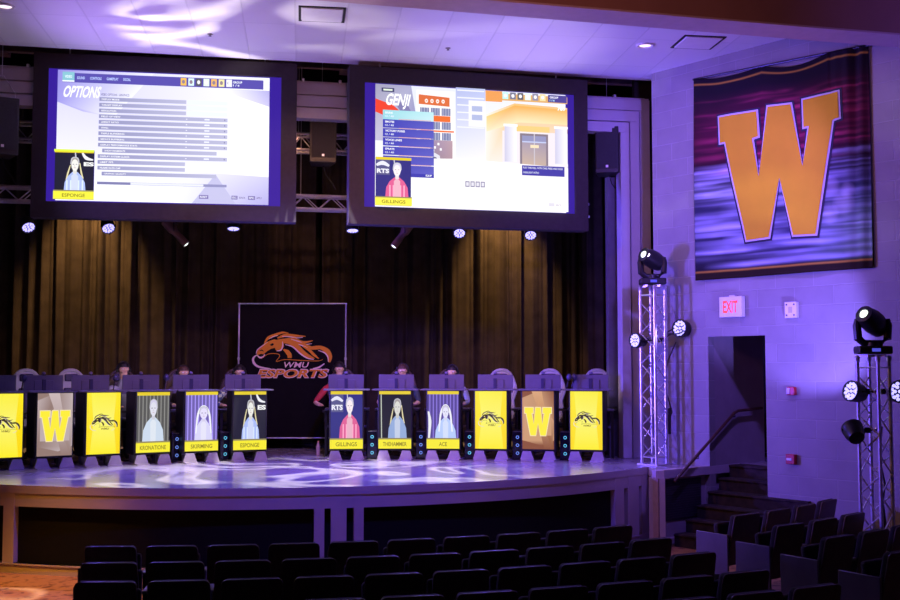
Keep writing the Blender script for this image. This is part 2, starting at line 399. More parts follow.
# proscenium
XI = on_v(622, 300, (0, PY), (0, 1)).x; XO = on_v(653, 300, (0, PY), (0, 1)).x
ZT = on_v(620, 96, (0, PY), (0, 1)).z; ZB = on_v(325, 119, (0, PY), (0, 1)).z
print('pillar', XI, XO, 'header', ZB, ZT)
AX = 1.45; XLI = 2*AX-XI; XLO = 2*AX-XO
pro = bpy.data.objects.new('wall_proscenium', None); COL.objects.link(pro); struct(pro)
def uframe(mb, i, w, y0, y1):
    hz = (ZT-ZB)/(XO-XI)
    for xa, s in ((XI+i, 1), (2*AX-XI-i, -1)):
        mb.box((xa+s*w/2, (y0+y1)/2, (SZ+ZT)/2), (w, y1-y0, ZT-SZ))
WPR = mat('proscenium_white_paint', (.50, .48, .52), .5, noise=.03)
wtot = XO-XI
mb = MB(); mb.box(((XI+XO)/2, PY+.16, (SZ+ZT)/2), (wtot, .12, ZT-SZ)); mb.box((XLI-.6, PY+.16, (SZ+ZT)/2), (1.2, .12, ZT-SZ)); mb.box((AX, PY+.16, (ZB+ZT)/2), (XI-XLI, .12, ZT-ZB)); mb.build('backing', WPR, pro, flat=True)
for i, w, dpt in ((0, .16, .10), (.185, .165, .07), (.375, wtot-.375, .04)):
    mb = MB(); y0 = PY+.1-dpt
    mb.box((XI+i+w/2, (y0+PY+.1)/2, (SZ+ZB+i*1.07)/2), (w, PY+.1-y0, ZB+i*1.07-SZ))
    mb.box((AX, (y0+PY+.1)/2, ZB+i*1.07+w/2*1.07), (2*(XI+i+w-AX), PY+.1-y0, w*1.07))
    mb.build('moulding', WPR, pro, bevel=.006)
# dark return panel beside the pillar
XR0 = on_v(608, 300, (0, PY+.35), (0, 1)).x
mb = MB(); mb.box(((XR0+XI)/2+.02, PY+.4, (SZ+5.9)/2), (XI-XR0+.04, .12, 5.9-SZ)); struct(mb.build('trim_proscenium_return', mat('dark_return_paint', (.10, .09, .12), .5, noise=.1), bevel=.004))
# stage house
SH = mat('stage_house_black', (.02, .017, .018), .9, noise=.2, nscale=2)
mb = MB(); mb.box((.5, 23.3, 5), (19, .2, 10)); struct(mb.build('wall_stage_back', SH, flat=True))
mb = MB(); mb.box((-8.6, 20, 5), (.2, 7, 10)); struct(mb.build('wall_stage_left', SH, flat=True))
mb = MB(); mb.box((9.7, 20.6, 5), (.2, 5.4, 10)); struct(mb.build('wall_stage_right', SH, flat=True))
mb = MB(); mb.box((.5, 20.3, 10.05), (19, 6.2, .1)); struct(mb.build('ceiling_stage', SH, flat=True))
mb = MB(); mb.box((XO+.9, PY+.3, 4.9), (2.2, .1, 10)); struct(mb.build('wall_proscenium_side', SH, flat=True))
mb = MB()
for k in range(9): mb.box((-7.5+k*1.9, 18.4, 8.0), (.16, 2.0, .3))
struct(mb.build('ceiling_stage_joist', mat('rust_joist', (.22, .12, .07), .8, noise=.3), flat=True))
struct(MB().box((.5, PY+1.0, 8.9), (19, .12, 2.4)).build('wall_header_upper', mat('brown_header', (.20, .12, .09), .8, noise=.2), flat=True))

# curtains
def curtain(name, x0, x1, y, z0, z1, label, seed, amp=.085):
    r = random.Random(seed); n = int((x1-x0)/.022); m = 14; bm = bmesh.new(); ph = 0; prof = []
    k = 5.5; kk = k
    for i in range(n+1):
        if i % 18 == 0: kk = r.uniform(7.0, 13.0)
        k += (kk-k)*.12; ph += .022*k*2.2
        prof.append((ph, .6+.4*sin(ph*.37+seed)+.25*sin(ph*.171)))
    rows = []
    for j in range(m+1):
        t = j/m; z = z1+(z0-z1)*t; row = []
        for i in range(n+1):
            p, a = prof[i]
            yy = amp*a*(sin(p)+.35*sin(2*p+1.1)+.25*sin(3.1*p))*(.8+.35*t) + .03*sin(p*.5+t*3)
            row.append(bm.verts.new((x0+i*.022+.02*sin(p*.31+2*t)*t, y+yy, z)))
        rows.append(row)
    for j in range(m):
        for i in range(n):
            f = bm.faces.new((rows[j][i], rows[j][i+1], rows[j+1][i+1], rows[j+1][i])); f.smooth = True
    me = bpy.data.meshes.new(name); bm.to_mesh(me); bm.free(); me.materials.append(CURT)
    o = bpy.data.objects.new(name, me); COL.objects.link(o)
    so = o.modifiers.new('thick', 'SOLIDIFY'); so.thickness = .004
    return tag(o, label, 'curtain', 'black stage curtains')
curtain('stage_curtain', -7.9, 1.75, 22.0, SZ+.02, 7.9, 'black pleated back curtain behind the left row of players', 3)
curtain('stage_curtain', 1.85, 8.6, 21.9, SZ+.02, 7.9, 'black pleated back curtain behind the right row of players', 8)
XC0 = on_v(588, 350, (0, 20.3), (0, 1)).x; XC1 = on_v(612, 350, (0, 20.3), (0, 1)).x
curtain('stage_curtain', XC0, XC1+.3, 20.3, SZ+.02, 7.6, 'narrow dark side curtain just inside the right pillar', 11, .06)
# ------------------------------------------------------------------ pictures
PM_SCREEN = picture_mat('projected_picture', emission=1.15)
PM_DESK = picture_mat('display_picture', emission=1.0)
PM_PRINT = picture_mat('printed_cloth', rough=.75)
WPOLY = [(0, 19), (73, 6), (76, 56), (64, 60), (77, 136), (95, -3), (142, -8), (167, 116), (180, 36), (169, 38), (167, -16), (239, -32), (241, 19), (228, 24), (195, 252), (148, 254), (120, 139), (99, 258), (52, 264), (13, 68), (2, 70)]
# the letter squared up: 240 wide, 250 high
WSQ = [(0, 0), (76, 0), (76, 50), (62, 50), (82, 150), (98, 0), (142, 0), (158, 150), (178, 50), (164, 50), (164, 0), (240, 0), (240, 50), (226, 50), (188, 250), (142, 250), (120, 140), (98, 250), (52, 250), (14, 50), (0, 50)]
OR, WH, BK = (.85, .33, .03), (.95, .74, .62), (.008, .007, .008)
def logo(pic, S, orange, white, dark, txt=True, full=True, tcol=None):
    """horse head over an oval swoosh and two lines of lettering; S maps logo units (900 x 540)"""
    s0 = S(0, 0); s1 = S(1, 0); k = abs(s1[0]-s0[0])
    P = lambda pts: [S(*p) for p in pts]
    st = lambda pts, w, c: pic.stroke(P(pts), [q*k*1.12 for q in w] if isinstance(w, (list, tuple)) else w*k, c)
    pl = lambda pts, c: pic.poly(P(pts), c)
    # swoosh
    st([(150, 268), (112, 300), (118, 345), (165, 380), (270, 397)], [6, 16, 20, 16, 6], white)
    st([(650, 395), (705, 384), (755, 350)], [6, 14, 8], white)
    st([(640, 200), (720, 205), (780, 240), (806, 290), (800, 338)], [10, 30, 42, 34, 12], orange)
    st([(700, 232), (755, 252), (785, 290), (790, 335)], [5, 10, 10, 4], white)
    # mane
    st([(210, 170), (245, 118), (310, 90), (375, 70), (430, 76)], [8, 22, 20, 16, 4], orange)
    st([(250, 128), (300, 103), (335, 98)], [4, 8, 3], white)
    st([(330, 120), (400, 95), (470, 98), (585, 104)], [10, 26, 24, 3], orange)
    st([(370, 104), (440, 108), (510, 118), (560, 112)], [4, 8, 8, 3], white)
    st([(400, 130), (480, 130), (560, 160), (650, 142)], [12, 26, 24, 3], orange)
    st([(450, 128), (520, 150), (580, 176), (640, 170)], [4, 8, 8, 3], white)
    st([(470, 150), (560, 178), (640, 210), (712, 218)], [12, 26, 26, 4], orange)
    st([(520, 176), (590, 205), (650, 250), (700, 300)], [5, 10, 10, 3], white)
    st([(560, 195), (620, 230), (660, 270), (705, 306)], [8, 22, 22, 4], orange)
    # neck
    st([(330, 150), (430, 150), (505, 200), (570, 262), (665, 304)], [30, 44, 48, 42, 6], orange)
    st([(400, 178), (470, 200), (535, 258), (600, 300), (660, 312)], [5, 10, 12, 10, 4], white)
    st([(385, 222), (420, 245), (440, 272), (442, 300)], [10, 34, 36, 30], orange)
    # head
    pl([(148, 272), (142, 245), (160, 210), (215, 178), (245, 150), (300, 132), (350, 140), (384, 152), (390, 195), (368, 235), (322, 238), (306, 208), (270, 218), (235, 240), (205, 268), (186, 262)], orange)
    st([(376, 152), (378, 190), (362, 228), (325, 236)], [5, 10, 10, 5], white)
    st([(140, 262), (150, 225), (200, 186), (240, 156)], [4, 7, 7, 4], white)
    pl([(262, 180), (285, 166), (300, 172), (292, 188), (272, 190)], dark)
    st([(170, 236), (190, 230), (206, 240)], [5, 9, 4], dark)
    st([(150, 275), (175, 296), (205, 288), (218, 266)], [8, 14, 14, 6], white)
    st([(186, 306), (250, 264), (330, 262), (352, 284), (322, 332), (400, 314), (560, 322), (700, 326), (742, 312)], [3, 5, 5, 5, 5, 5, 5, 5, 3], orange)
    if txt:
        a = S(378, 336); b = S(604, 386); pic.text('WMU', a[0], a[1], b[0], b[1], white, .012, .3)
    if txt or full:
        a = S(150, 404); b = S(768, 474)
        if full:
            pic.text('ESPORTS', a[0]-k*8, a[1]-k*8, b[0]+k*8, b[1]+k*8, white, .06, .4)
        pic.text('ESPORTS', a[0], a[1], b[0], b[1], tcol or orange, .03 if full else .035, .4)

# person on a webcam picture: w,h = picture box, simple shaded shapes in units 0..100 x 0..170
def webcam(pic, x0, y0, x1, y1, kind, caption, band=(.95, .85, .03), glow=1.0):
    W, H = x1-x0, y1-y0
    Q = lambda u, v: (x0+W*u/100, y0+H*v/170)
    P = lambda pts: [Q(*p) for p in pts]
    k = W/100
    st = lambda pts, w, c: pic.stroke(P(pts), [q*k for q in w] if isinstance(w, (list, tuple)) else w*k, c)
    bg = dict(a=(.10, .10, .09), b=(.16, .12, .42), c=(.015, .015, .03), d=(.03, .03, .22), e=(.01, .012, .012), f=(.10, .07, .30))[kind]
    pic.rect(x0, y0, x1, y1, bg)
    for i in range(9):                                             # curtain folds behind
        u = 6+i*11
        if kind in 'abf': pic.rect(*Q(u, 8), *Q(u+3.2, 140), tuple(min(1, c*2.4+.04) for c in bg))
    if kind in 'cd':
        st([(52, 8), (54, 30)], [3, 3], (.6, .6, .7))
    if kind == 'c':
        st([(70, 8), (80, 26), (98, 32)], [4, 9, 3], (.85, .85, .9)); a = Q(74, 40); b = Q(100, 54); pic.text('ES', a[0], a[1], b[0], b[1], (.9, .9, .9), .05)
    if kind == 'd':
        pic.rect(*Q(2, 8), *Q(40, 62), (.10, .10, .25)); st([(2, 28), (20, 20), (38, 30)], [6, 12, 6], (.8, .8, .95)); a = Q(3, 40); b = Q(38, 56); pic.text('RTS', a[0], a[1], b[0], b[1], (.85, .85, .95), .05)
    if kind == 'f': st([(3, 60), (8, 90), (5, 140)], [5, 10, 6], (.85, .85, .9))
    if kind == 'e': st([(6, 10), (8, 142)], [3, 3], (.55, .6, .5))
    cx = dict(a=50, b=56, c=52, d=60, e=58, f=58)[kind]
    shirt = dict(a=(.62, .72, .85), b=(.70, .68, .95), c=(.42, .52, .95), d=(.75, .12, .30), e=(.30, .42, .70), f=(.48, .62, .98))[kind]
    skin = dict(a=(.75, .75, .85), b=(.80, .75, 1.0), c=(.85, .85, .80), d=(.95, .85, .88), e=(.72, .72, .66), f=(.80, .80, 1.0))[kind]
    t0, rx = dict(a=(20, 12), b=(42, 14), c=(24, 11), d=(18, 12), e=(22, 12), f=(42, 11))[kind]; hh = 50 if kind in 'acde' else 38
    cy = t0+hh*.5; sh_ = t0+hh*1.15
    bw_ = dict(a=33, b=28, c=28, d=33, e=30, f=34)[kind]
    if kind in 'ce': st([(cx-rx-1, t0+hh*.55), (cx-rx-7, sh_-2), (cx-rx-11, sh_+22)], [2, 4, 3], (.80, .72, .40)); st([(cx+rx+1, t0+hh*.4), (cx+rx+5, sh_-6), (cx+rx+10, sh_+16)], [2, 4, 3], (.80, .72, .40))
    pic.poly(P([(cx-bw_, 142), (cx-bw_*.92, sh_+30), (cx-bw_*.62, sh_+8), (cx-7, sh_-6), (cx+7, sh_-6), (cx+bw_*.62, sh_+8), (cx+bw_*.92, sh_+30), (cx+bw_, 142)]), shirt)
    if kind in 'cd':
        for i in range(5): pic.rect(*Q(cx-22+i*10, sh_+22), *Q(cx-18+i*10, 142), tuple(min(1, c+.30) for c in shirt))
    pic.poly(P([(cx-8, 142), (cx-9, sh_+8), (cx, sh_-4), (cx+9, sh_+8), (cx+8, 142)]), tuple(min(1, c*.6+.38) for c in shirt))
    def ell(c, a, b, col): pic.poly(P([(c[0]+a*cos(2*pi*i/18), c[1]+b*sin(2*pi*i/18)) for i in range(18)]), col)
    if kind in 'bf': st([(cx-rx-10, sh_+34), (cx-rx-5, cy+10), (cx-rx*.8, t0+8), (cx, t0), (cx+rx*.8, t0+8), (cx+rx+5, cy+10), (cx+rx+10, sh_+34)], [4, 6, 7, 7, 7, 6, 4], (.92, .92, 1))
    ell((cx, cy-hh*.1), rx, hh*.42, (.40, .36, .34) if kind in 'ce' else (.66, .62, .82))
    pic.poly(P([(cx-5, sh_), (cx-5, cy), (cx+5, cy), (cx+5, sh_)]), tuple(c*.85 for c in skin))
    ell((cx, cy+hh*.06), rx*.82, hh*.40, skin)
    ey = cy-hh*.02
    pic.rect(*Q(cx-rx*.55, ey), *Q(cx-rx*.18, ey+2.2), (.30, .26, .34)); pic.rect(*Q(cx+rx*.18, ey), *Q(cx+rx*.55, ey+2.2), (.30, .26, .34))
    st([(cx, ey+4), (cx-1, ey+hh*.16), (cx+1, ey+hh*.17)], [.8, 1.2, .8], (.62, .55, .60)); st([(cx-3.2, ey+hh*.26), (cx, ey+hh*.27), (cx+3.2, ey+hh*.26)], [.8, 1.6, .8], (.6, .38, .45))
    st([(cx-rx*.95, cy), (cx-rx*.75, t0+hh*.12), (cx, t0+1), (cx+rx*.75, t0+hh*.12), (cx+rx*.95, cy)], [2.5]*5, (.55, .55, .62))
    pic.rect(x0, y0, x1, y0+H*.055, (.8, .62, .02))
    pic.rect(x0-W*.02, y0+H*.815, x1+W*.02, y0+H*.845, (.30, .26, .10))
    pic.rect(x0-W*.02, y0+H*.84, x1+W*.02, y1, band)
    a = W*.5; tw = min(.40*W, len(caption)*.042*W)
    if caption: pic.text(caption, x0+a-tw, y0+H*.885, x0+a+tw, y0+H*.955, (.25, .20, .01), .015)

# ------------------------------------------------------------------ big screens
def screen(yaw, depth, tl, tr, br, bl, itl, itr, ibr, ibl, label, draw, cam_pt):
    n = Vector((-sin(RA(yaw)), cos(RA(yaw)), 0)); d = Vector((cos(RA(yaw)), sin(RA(yaw)), 0))
    c = at_depth(*cam_pt, depth)
    def L(p): q = on_v(*p, c, n)-c; return q.dot(d), q.z+c.z
    o = [L(p) for p in (tl, tr, br, bl)]; i = [L(p) for p in (itl, itr, ibr, ibl)]
    x0 = (o[0][0]+o[3][0])/2; x1 = (o[1][0]+o[2][0])/2; z1 = (o[0][1]+o[1][1])/2; z0 = (o[2][1]+o[3][1])/2
    u0 = (i[0][0]+i[3][0])/2; u1 = (i[1][0]+i[2][0])/2; w1 = (i[0][1]+i[1][1])/2; w0 = (i[2][1]+i[3][1])/2
    print('screen', [tuple(round(a, 2) for a in q) for q in o], c, 'size', x1-x0, z1-z0)
    z1 = min(z1, CZ-.02)
    t = thing('projection_screen', label, 'screen', (c.x, c.y, 0), RA(yaw), 'hanging video screens')
    mb = MB(); fy = .0
    mb.box(((x0+u0)/2, .12, (z0+z1)/2), (u0-x0, .26, z1-z0)); mb.box(((x1+u1)/2, .12, (z0+z1)/2), (x1-u1, .26, z1-z0))
    mb.box(((u0+u1)/2, .12, (w1+z1)/2), (u1-u0, .26, z1-w1)); mb.box(((u0+u1)/2, .12, (w0+z0)/2), (u1-u0, .26, w0-z0))
    mb.build('frame', FRAME, t, flat=True)
    mb = MB(); mb.box(((u0+u1)/2, .14, (w0+w1)/2), (u1-u0+.02, .2, w1-w0+.02)); mb.build('panel', BLACK, t, flat=True)
    mb = MB(); mb.box((x0+.45, -.004, z0+.12), (.10, .008, .012)); mb.build('maker_mark', mat('grey_mark', (.5, .5, .5), .5, noise=.02), t)
    W = u1-u0; H = w1-w0
    T = lambda u, v: (u0+W*u/1000, w1-H*v/562)
    p = Pic(T, y=.03, step=.0012); draw(p); p.build('picture', PM_SCREEN, t)
    for xx in (x0+.5, x1-.5):
        mb = MB(); mb.tube([(xx, .12, z1-.02), (xx, .12, 7.6)], .012, 6); mb.build('hanging_wire', ALU, t)
    return t
BARC = (.035, .012, .30)
def draw_left(p):
    p.rect(0, 0, 1000, 562, BARC)
    X0, X1 = 62, 972
    T_ = p.T; p.T = lambda u, v: T_(u-24, v)
    p.rect(X0, 4, X1, 556, (.93, .93, 1.0), [(.62, .60, .95), (.95, .95, 1), (.98, .98, 1.0), (1, 1, 1)])
    p.poly([(X0, 4), (470, 4), (300, 200), (170, 178), (X0, 140)], 0, [(.30, .26, .75), (.85, .85, 1), (.9, .9, 1), (.45, .42, .85), (.35, .32, .8)])
    p.poly([(760, 60), (X1, 60), (X1, 130), (800, 80)], 0, [(.95, .95, 1), (.45, .42, .80), (.60, .56, .88), (.9, .9, 1)])
    p.poly([(600, 420), (X1, 436), (X1, 556), (600, 556)], 0, [(.92, .92, 1), (.62, .60, .88), (.45, .42, .80), (.85, .86, .98)])
    p.poly([(640, 556), (740, 430), (830, 556)], (.55, .54, .80))
    p.rect(82, 16, 945, 56, (.10, .08, .42)); p.rect(82, 12, 132, 48, (.25, .55, .66)); p.rect(82, 48, 132, 54, (.9, .95, 1))
    p.text('VIDEO', 92, 26, 122, 38, (.8, .95, 1), .03)
    for t, a, b in (('SOUND', 143, 176), ('CONTROLS', 198, 246), ('GAMEPLAY', 268, 318), ('SOCIAL', 338, 370)): p.text(t, a, 30, b, 42, (.5, .6, 1), .03)
    for i, c in enumerate(((.95, .55, .1), (.7, .9, .9), (.1, .1, .12), (.8, .95, .8), (.9, .5, .15), (.9, .8, .4), (.9, .9, .95))):
        a = 584+i*33; p.rect(a, 20, a+25, 52, c); p.poly([(a+12+7*cos(q*pi/4), 36+9*sin(q*pi/4)) for q in range(8)], (.9, .9, .95) if i in (2, 3) else (.3, .22, .3))
    p.text('GROUP', 812, 26, 852, 36, (.85, .9, 1), .03); p.text('1 / 6', 812, 40, 840, 49, (.85, .9, 1), .03)
    p.rect(790, 20, 806, 52, (.85, .85, .95))
    p.text('OPTIONS', 84, 72, 238, 122, (.97, .97, 1), .03, .25)
    p.text('VIDEO OPTIONS / GRAPHICS', 245, 100, 366, 110, (.12, .10, .3), .01)
    y = 117
    names = ['DISPLAY MODE', 'TARGET DISPLAY', 'RESOLUTION', 'FIELD OF VIEW', 'ASPECT RATIO', 'VSYNC', 'TRIPLE BUFFERING', 'REDUCE BUFFERING', 'DISPLAY PERFORMANCE STATS', 'SHOW FRAMERATE', 'DISPLAY SYSTEM CLOCK', 'LIMIT FPS', 'FRAME RATE CAP', 'GRAPHIC QUALITY']
    for i, t in enumerate(names):
        ind = 18 if i in (9, 13) else 0; end = 650 if i < 3 or i in (11, 12) else (790 if i not in (9, 13) else 745)
        if i < 3 or i in (11, 12): end = 610
        g = (.30, .30, .52)
        p.rect(240+ind, y, end, y+16, g, [g, (.50, .50, .70), (.50, .50, .70), g])
        if i < 3: p.rect(615, y, 790, y+17, (.82, .93, .94))
        p.text(t, 250+ind, y+5, 250+ind+len(t)*6.2, y+12, (.95, .95, 1), .02)
        if 3 <= i < 11 and i != 9:
            p.rect(610, y+7, 616, y+10, (.9, .9, 1)); p.rect(690, y+5, 712, y+11, (.85, .87, 1)); p.rect(776, y+5, 780, y+11, (.2, .2, .4))
        y += 24.5 if i < 13 else 0
    p.rect(240, 478, 790, 489, (.45, .45, .66), [(.2, .2, .4), (.3, .3, .55), (.3, .3, .55), (.2, .2, .4)]); p.rect(380, 479, 690, 488, (.80, .82, .92))
    for a, b, t in ((672, 712, 'RESET'), (812, 838, 'ESC'), (846, 872, 'BACK'), (884, 914, 'SPC'), (920, 944, 'APPLY')):
        if t not in ('BACK', 'APPLY'): p.rect(a, 524, b, 540, (.2, .17, .45)); p.text(t, a+4, 528, b-4, 536, (.9, .9, 1), .02)
        else: p.text(t, a, 528, b, 536, (.2, .17, .4), .02)
    p.rect(X0, 348, 228, 556, BARC)
    webcam(p, X0+2, 350, 226, 556, 'c', 'ESPONGE', band=(.9, .85, .05))
    p.rect(X0, 348, 228, 357, (.75, .95, .05))
def draw_right(p):
    p.rect(0, 0, 1000, 562, BARC)
    X0, X1 = 50, 958
    p.rect(X0, 3, X1, 558, (.9, .9, .95), [(.75, .78, .9), (.85, .85, .98), (1.0, .98, .96), (1, .98, .95)])
    # left: street facade, red awning and shop building
    p.poly([(X0, 3), (215, 3), (235, 120), (240, 260), (X0, 260)], 0, [(.35, .34, .48), (.40, .40, .60), (.32, .31, .55), (.3, .3, .55), (.55, .52, .68)])
    p.poly([(X0, 70), (130, 95), (210, 160), (200, 185), (X0, 130)], (.85, .06, .03)); p.poly([(150, 100), (180, 60), (260, 200), (230, 215)], (.22, .2, .42))
    p.rect(240, 20, 420, 330, (.96, .92, .92))
    p.poly([(250, 40), (395, 48), (395, 90), (250, 84)], (.72, .16, .05)); 
    for i in range(4): a = 278+i*26; p.poly([(a+8+8*cos(q*pi/4), 68+10*sin(q*pi/4)) for q in range(8)], (.95, .85, .8)); p.rect(a+5, 66, a+11, 71, (.7, .2, .08))
    for yy in (100, 165, 215):
        for i in range(3):
            c = (.22, .24, .42); p.rect(256+i*50, yy, 298+i*50, yy+34, c)
            for j in range(3): p.rect(262+i*50+j*13, yy, 264+i*50+j*13, yy+34, (.6, .6, .75))
    p.rect(300, 138, 395, 165, (.85, .16, .03)); p.rect(256, 205, 412, 212, (.85, .16, .03))
    p.rect(300, 250, 405, 335, (.38, .26, .36), [(.34, .26, .42), (.5, .34, .4), (.45, .3, .35), (.3, .22, .3)])
    p.poly([(240, 300), (300, 296), (345, 320), (350, 350), (240, 348)], (.75, .74, .82)); p.poly([(320+16*cos(q*pi/6), 342+16*sin(q*pi/6)) for q in range(12)], (.15, .14, .25))
    for a, b in ((300, 262), (318, 278), (334, 262), (345, 286), (310, 292)): p.rect(a, b, a+9, b+11, (.95, .93, .98))
    p.rect(420, 3, 560, 330, (.55, .62, .85), [(.45, .5, .8), (.5, .55, .85), (.9, .88, .95), (.85, .85, .95)])
    for i in range(6): p.rect(426, 12+i*34, 555, 18+i*34, (.85, .86, .95))
    p.rect(480, 60, 560, 180, (.9, .88, .92)); p.rect(495, 85, 545, 110, (.45, .5, .75)); p.rect(495, 125, 545, 150, (.45, .5, .75))
    # right: building with orange band and columns
    p.poly([(560, 120), (700, 62), (X1, 70), (X1, 380), (560, 370)], 0, [(.95, .88, .8), (.92, .55, .2), (.90, .55, .25), (.92, .80, .85), (.95, .85, .8)])
    p.poly([(565, 130), (700, 72), (X1, 80), (X1, 150), (720, 150), (565, 200)], 0, [(1, .65, .25), (.95, .42, .08), (.95, .45, .1), (1, .75, .4), (1, .8, .5), (1, .8, .55)])
    p.rect(560, 10, 640, 60, (.85, .35, .1)); p.rect(640, 20, X1, 52, (.75, .42, .15))
    p.rect(700, 165, 870, 192, (.98, .62, .22)); p.rect(640, 192, X1, 350, (.88, .80, .84))
    p.rect(725, 200, 862, 350, (.25, .20, .24)); p.rect(735, 210, 852, 238, (.30, .30, .50)); p.rect(735, 240, 852, 345, (.30, .22, .20), [(.4, .33, .42), (.36, .3, .4), (.55, .42, .34), (.6, .45, .35)])
    p.rect(792, 200, 797, 345, (.6, .55, .6)); p.rect(775, 252, 816, 266, (.9, .75, .5)); p.rect(735, 236, 852, 242, (.55, .6, .85))
    for a in (650, 895):
        p.rect(a, 165, a+58, 345, (.78, .76, .86), [(.62, .6, .78), (.95, .93, .98), (.95, .93, .98), (.6, .58, .75)]); p.rect(a-5, 160, a+63, 172, (.95, .93, .97)); p.rect(a-5, 335, a+63, 347, (.85, .82, .9))

    p.poly([(X0, 345), (450, 332), (X1, 352), (X1, 558), (X0, 558)], 0, [(.85, .80, .88), (.97, .94, .95), (.95, .90, .93), (1, 1, .98), (1, 1, .98)])
    # top strip of badges
    for i, c in enumerate(((.55, .9, .85), (.2, .2, .3), (.12, .12, .15), (.8, .95, .85), (.3, .28, .4), (.9, .75, .4))):
        a = 640+i*36; p.rect(a, 14, a+28, 46, c); p.poly([(a+14+8*cos(q*pi/4), 30+9*sin(q*pi/4)) for q in range(8)], (.92, .92, .97))
    p.rect(860, 16, 952, 50, (.08, .06, .30)); p.text('GROUP', 868, 22, 910, 32, (.9, .9, 1), .03); p.text('1 / 6', 868, 36, 892, 46, (.5, .8, 1), .03)
    p.text('789', 905, 68, 945, 88, (1, 1, 1), .05)
    p.rect(72, 28, 130, 46, (.05, .05, .15)); p.rect(80, 33, 122, 41, (.75, .85, .7))
    p.text('GENJI', 84, 52, 192, 122, (1, 1, 1), .03, .22)
    # list panel
    c = (.05, .05, .42); p.rect(78, 128, 312, 172, (.30, .66, .74), [(.3, .68, .75), (.5, .8, .85), (.6, .82, .88), (.3, .66, .75)])
    names = ['SKINS', 'EMOTES', 'VICTORY POSES', 'VOICE LINES', 'SPRAYS', 'HIGHLIGHT INTROS', 'WEAPONS']
    for i, t in enumerate(names):
        y = 130+i*41
        if i: p.rect(78, y, 312, y+37, c, [(.05, .05, .45), (.10, .10, .50), (.12, .12, .55), (.05, .05, .45)]); p.rect(150, y-4, 300, y-1, (.75, .4, .45))
        if i < 5: p.text(t, 88, y+6, 88+len(t)*7, y+15, (.95, .95, 1), .03); p.text('12 / 40', 88, y+22, 128, y+30, (.8, .85, 1), .02)
    p.rect(78, 412, 312, 428, c); p.text('EQUIP', 274, 414, 302, 424, (.95, .95, 1), .03)
    # note box
    p.rect(728, 352, 935, 398, (.06, .05, .36)); p.text('PLAY THIS SKILL WITH CARE, PRESS AND HOLD', 734, 358, 926, 368, (.85, .87, 1), .01); p.text('HIGHLIGHT INTRO', 734, 380, 810, 389, (.8, .83, 1), .01)
    for i in range(4): p.rect(458+i*24, 436, 478+i*24, 462, (.30, .28, .42)); p.rect(462+i*24, 441, 474+i*24, 457, (.8, .78, .86))
    p.rect(856, 522, 884, 538, (.75, .72, .8)); p.text('BACK', 890, 525, 916, 536, (.55, .5, .6), .02)
    webcam(p, X0-6, 345, 205, 560, 'd', 'GILLINGS', band=(.95, .85, .08))
screen(-2.6, 16.75, (34.5, 52), (297, 62), (296, 222.5), (30, 217), (49, 67.5), (281.5, 77.5), (280, 206), (45, 201.5),
       'left hanging screen showing a bright options menu and small webcam inset', draw_left, (165, 140))
screen(1.9, 17.35, (350, 65), (587, 80.5), (588.5, 230.5), (348.5, 224), (365, 82.5), (574.6, 94), (575, 213), (364, 207.5),
       'right hanging screen showing a street scene with orange building and webcam inset', draw_right, (468, 150))

# ------------------------------------------------------------------ trusses, pipe, speakers, lamps above the stage
def truss_lattice(mb, a, b, c0, c1, pitch, r):
    """zig-zag between two chords running from a to b, offsets c0 / c1"""
    L = (b-a).length; n = max(1, round(L/pitch)); u = (b-a)/n
    pts = [(a+u*i+(c0 if i % 2 == 0 else c1)) for i in range(n+1)]
    for p, q in zip(pts, pts[1:]): mb.tube([p, q], r, 6)
def hor_truss(x0, x1, y, zb, zt, label):
    t = thing('lighting_truss', label, 'truss', (0, y, 0), 0, 'horizontal trusses over the stage')
    w = zt-zb
    for yy in (-w/2, w/2):
        for z in (zb, zt): MB().tube([(x0, yy, z), (x1, yy, z)], .024, 10).build('chord', ALU, t)
    mb = MB(); a = Vector((x0, 0, 0)); b = Vector((x1, 0, 0))
    for yy in (-w/2, w/2): truss_lattice(mb, a, b, Vector((0, yy, zb)), Vector((0, yy, zt)), .24, .010)
    truss_lattice(mb, a, b, Vector((0, -w/2, zb)), Vector((0, w/2, zb)), .24, .010); truss_lattice(mb, a, b, Vector((0, -w/2, zt)), Vector((0, w/2, zt)), .24, .010)
    mb.build('lattice', ALU, t)
    for xx in (-4.0, 1.2, 5.3): MB().tube([(xx, 0, zt), (xx, 0, 8.0 if True else 0)], .008, 6).build('hanging_wire', ALU, t)
def zat(px, py, Y): return on_v(px, py, (0, Y), (0, 1)).z
def xat(px, py, Y): return on_v(px, py, (0, Y), (0, 1)).x
YT = 18.5
hor_truss(-6.6, 6.25, YT, zat(323, 210, YT), zat(323, 197, YT), 'lower horizontal silver truss behind the screens carrying the stage lamps')
hor_truss(-6.6, 6.25, YT+.7, zat(323, 152, YT+.7), zat(323, 136, YT+.7), 'upper horizontal silver truss crossing behind the two screens')
YP = 17.35
t = thing('rigging_pipe', 'thin horizontal rigging pipe with clamps above the screens', 'pipe', (0, YP+.3, 0))
zp = zat(322, 83, YP+.3); MB().tube([(-7, 0, zp), (7.0, 0, zp)], .022, 10).build('pipe', ALU, t)
for px in (28, 303, 340, 614): MB().box((xat(px, 83, YP+.3), 0, zp), (.05, .09, .11)).build('clamp', ALU, t, bevel=.008)
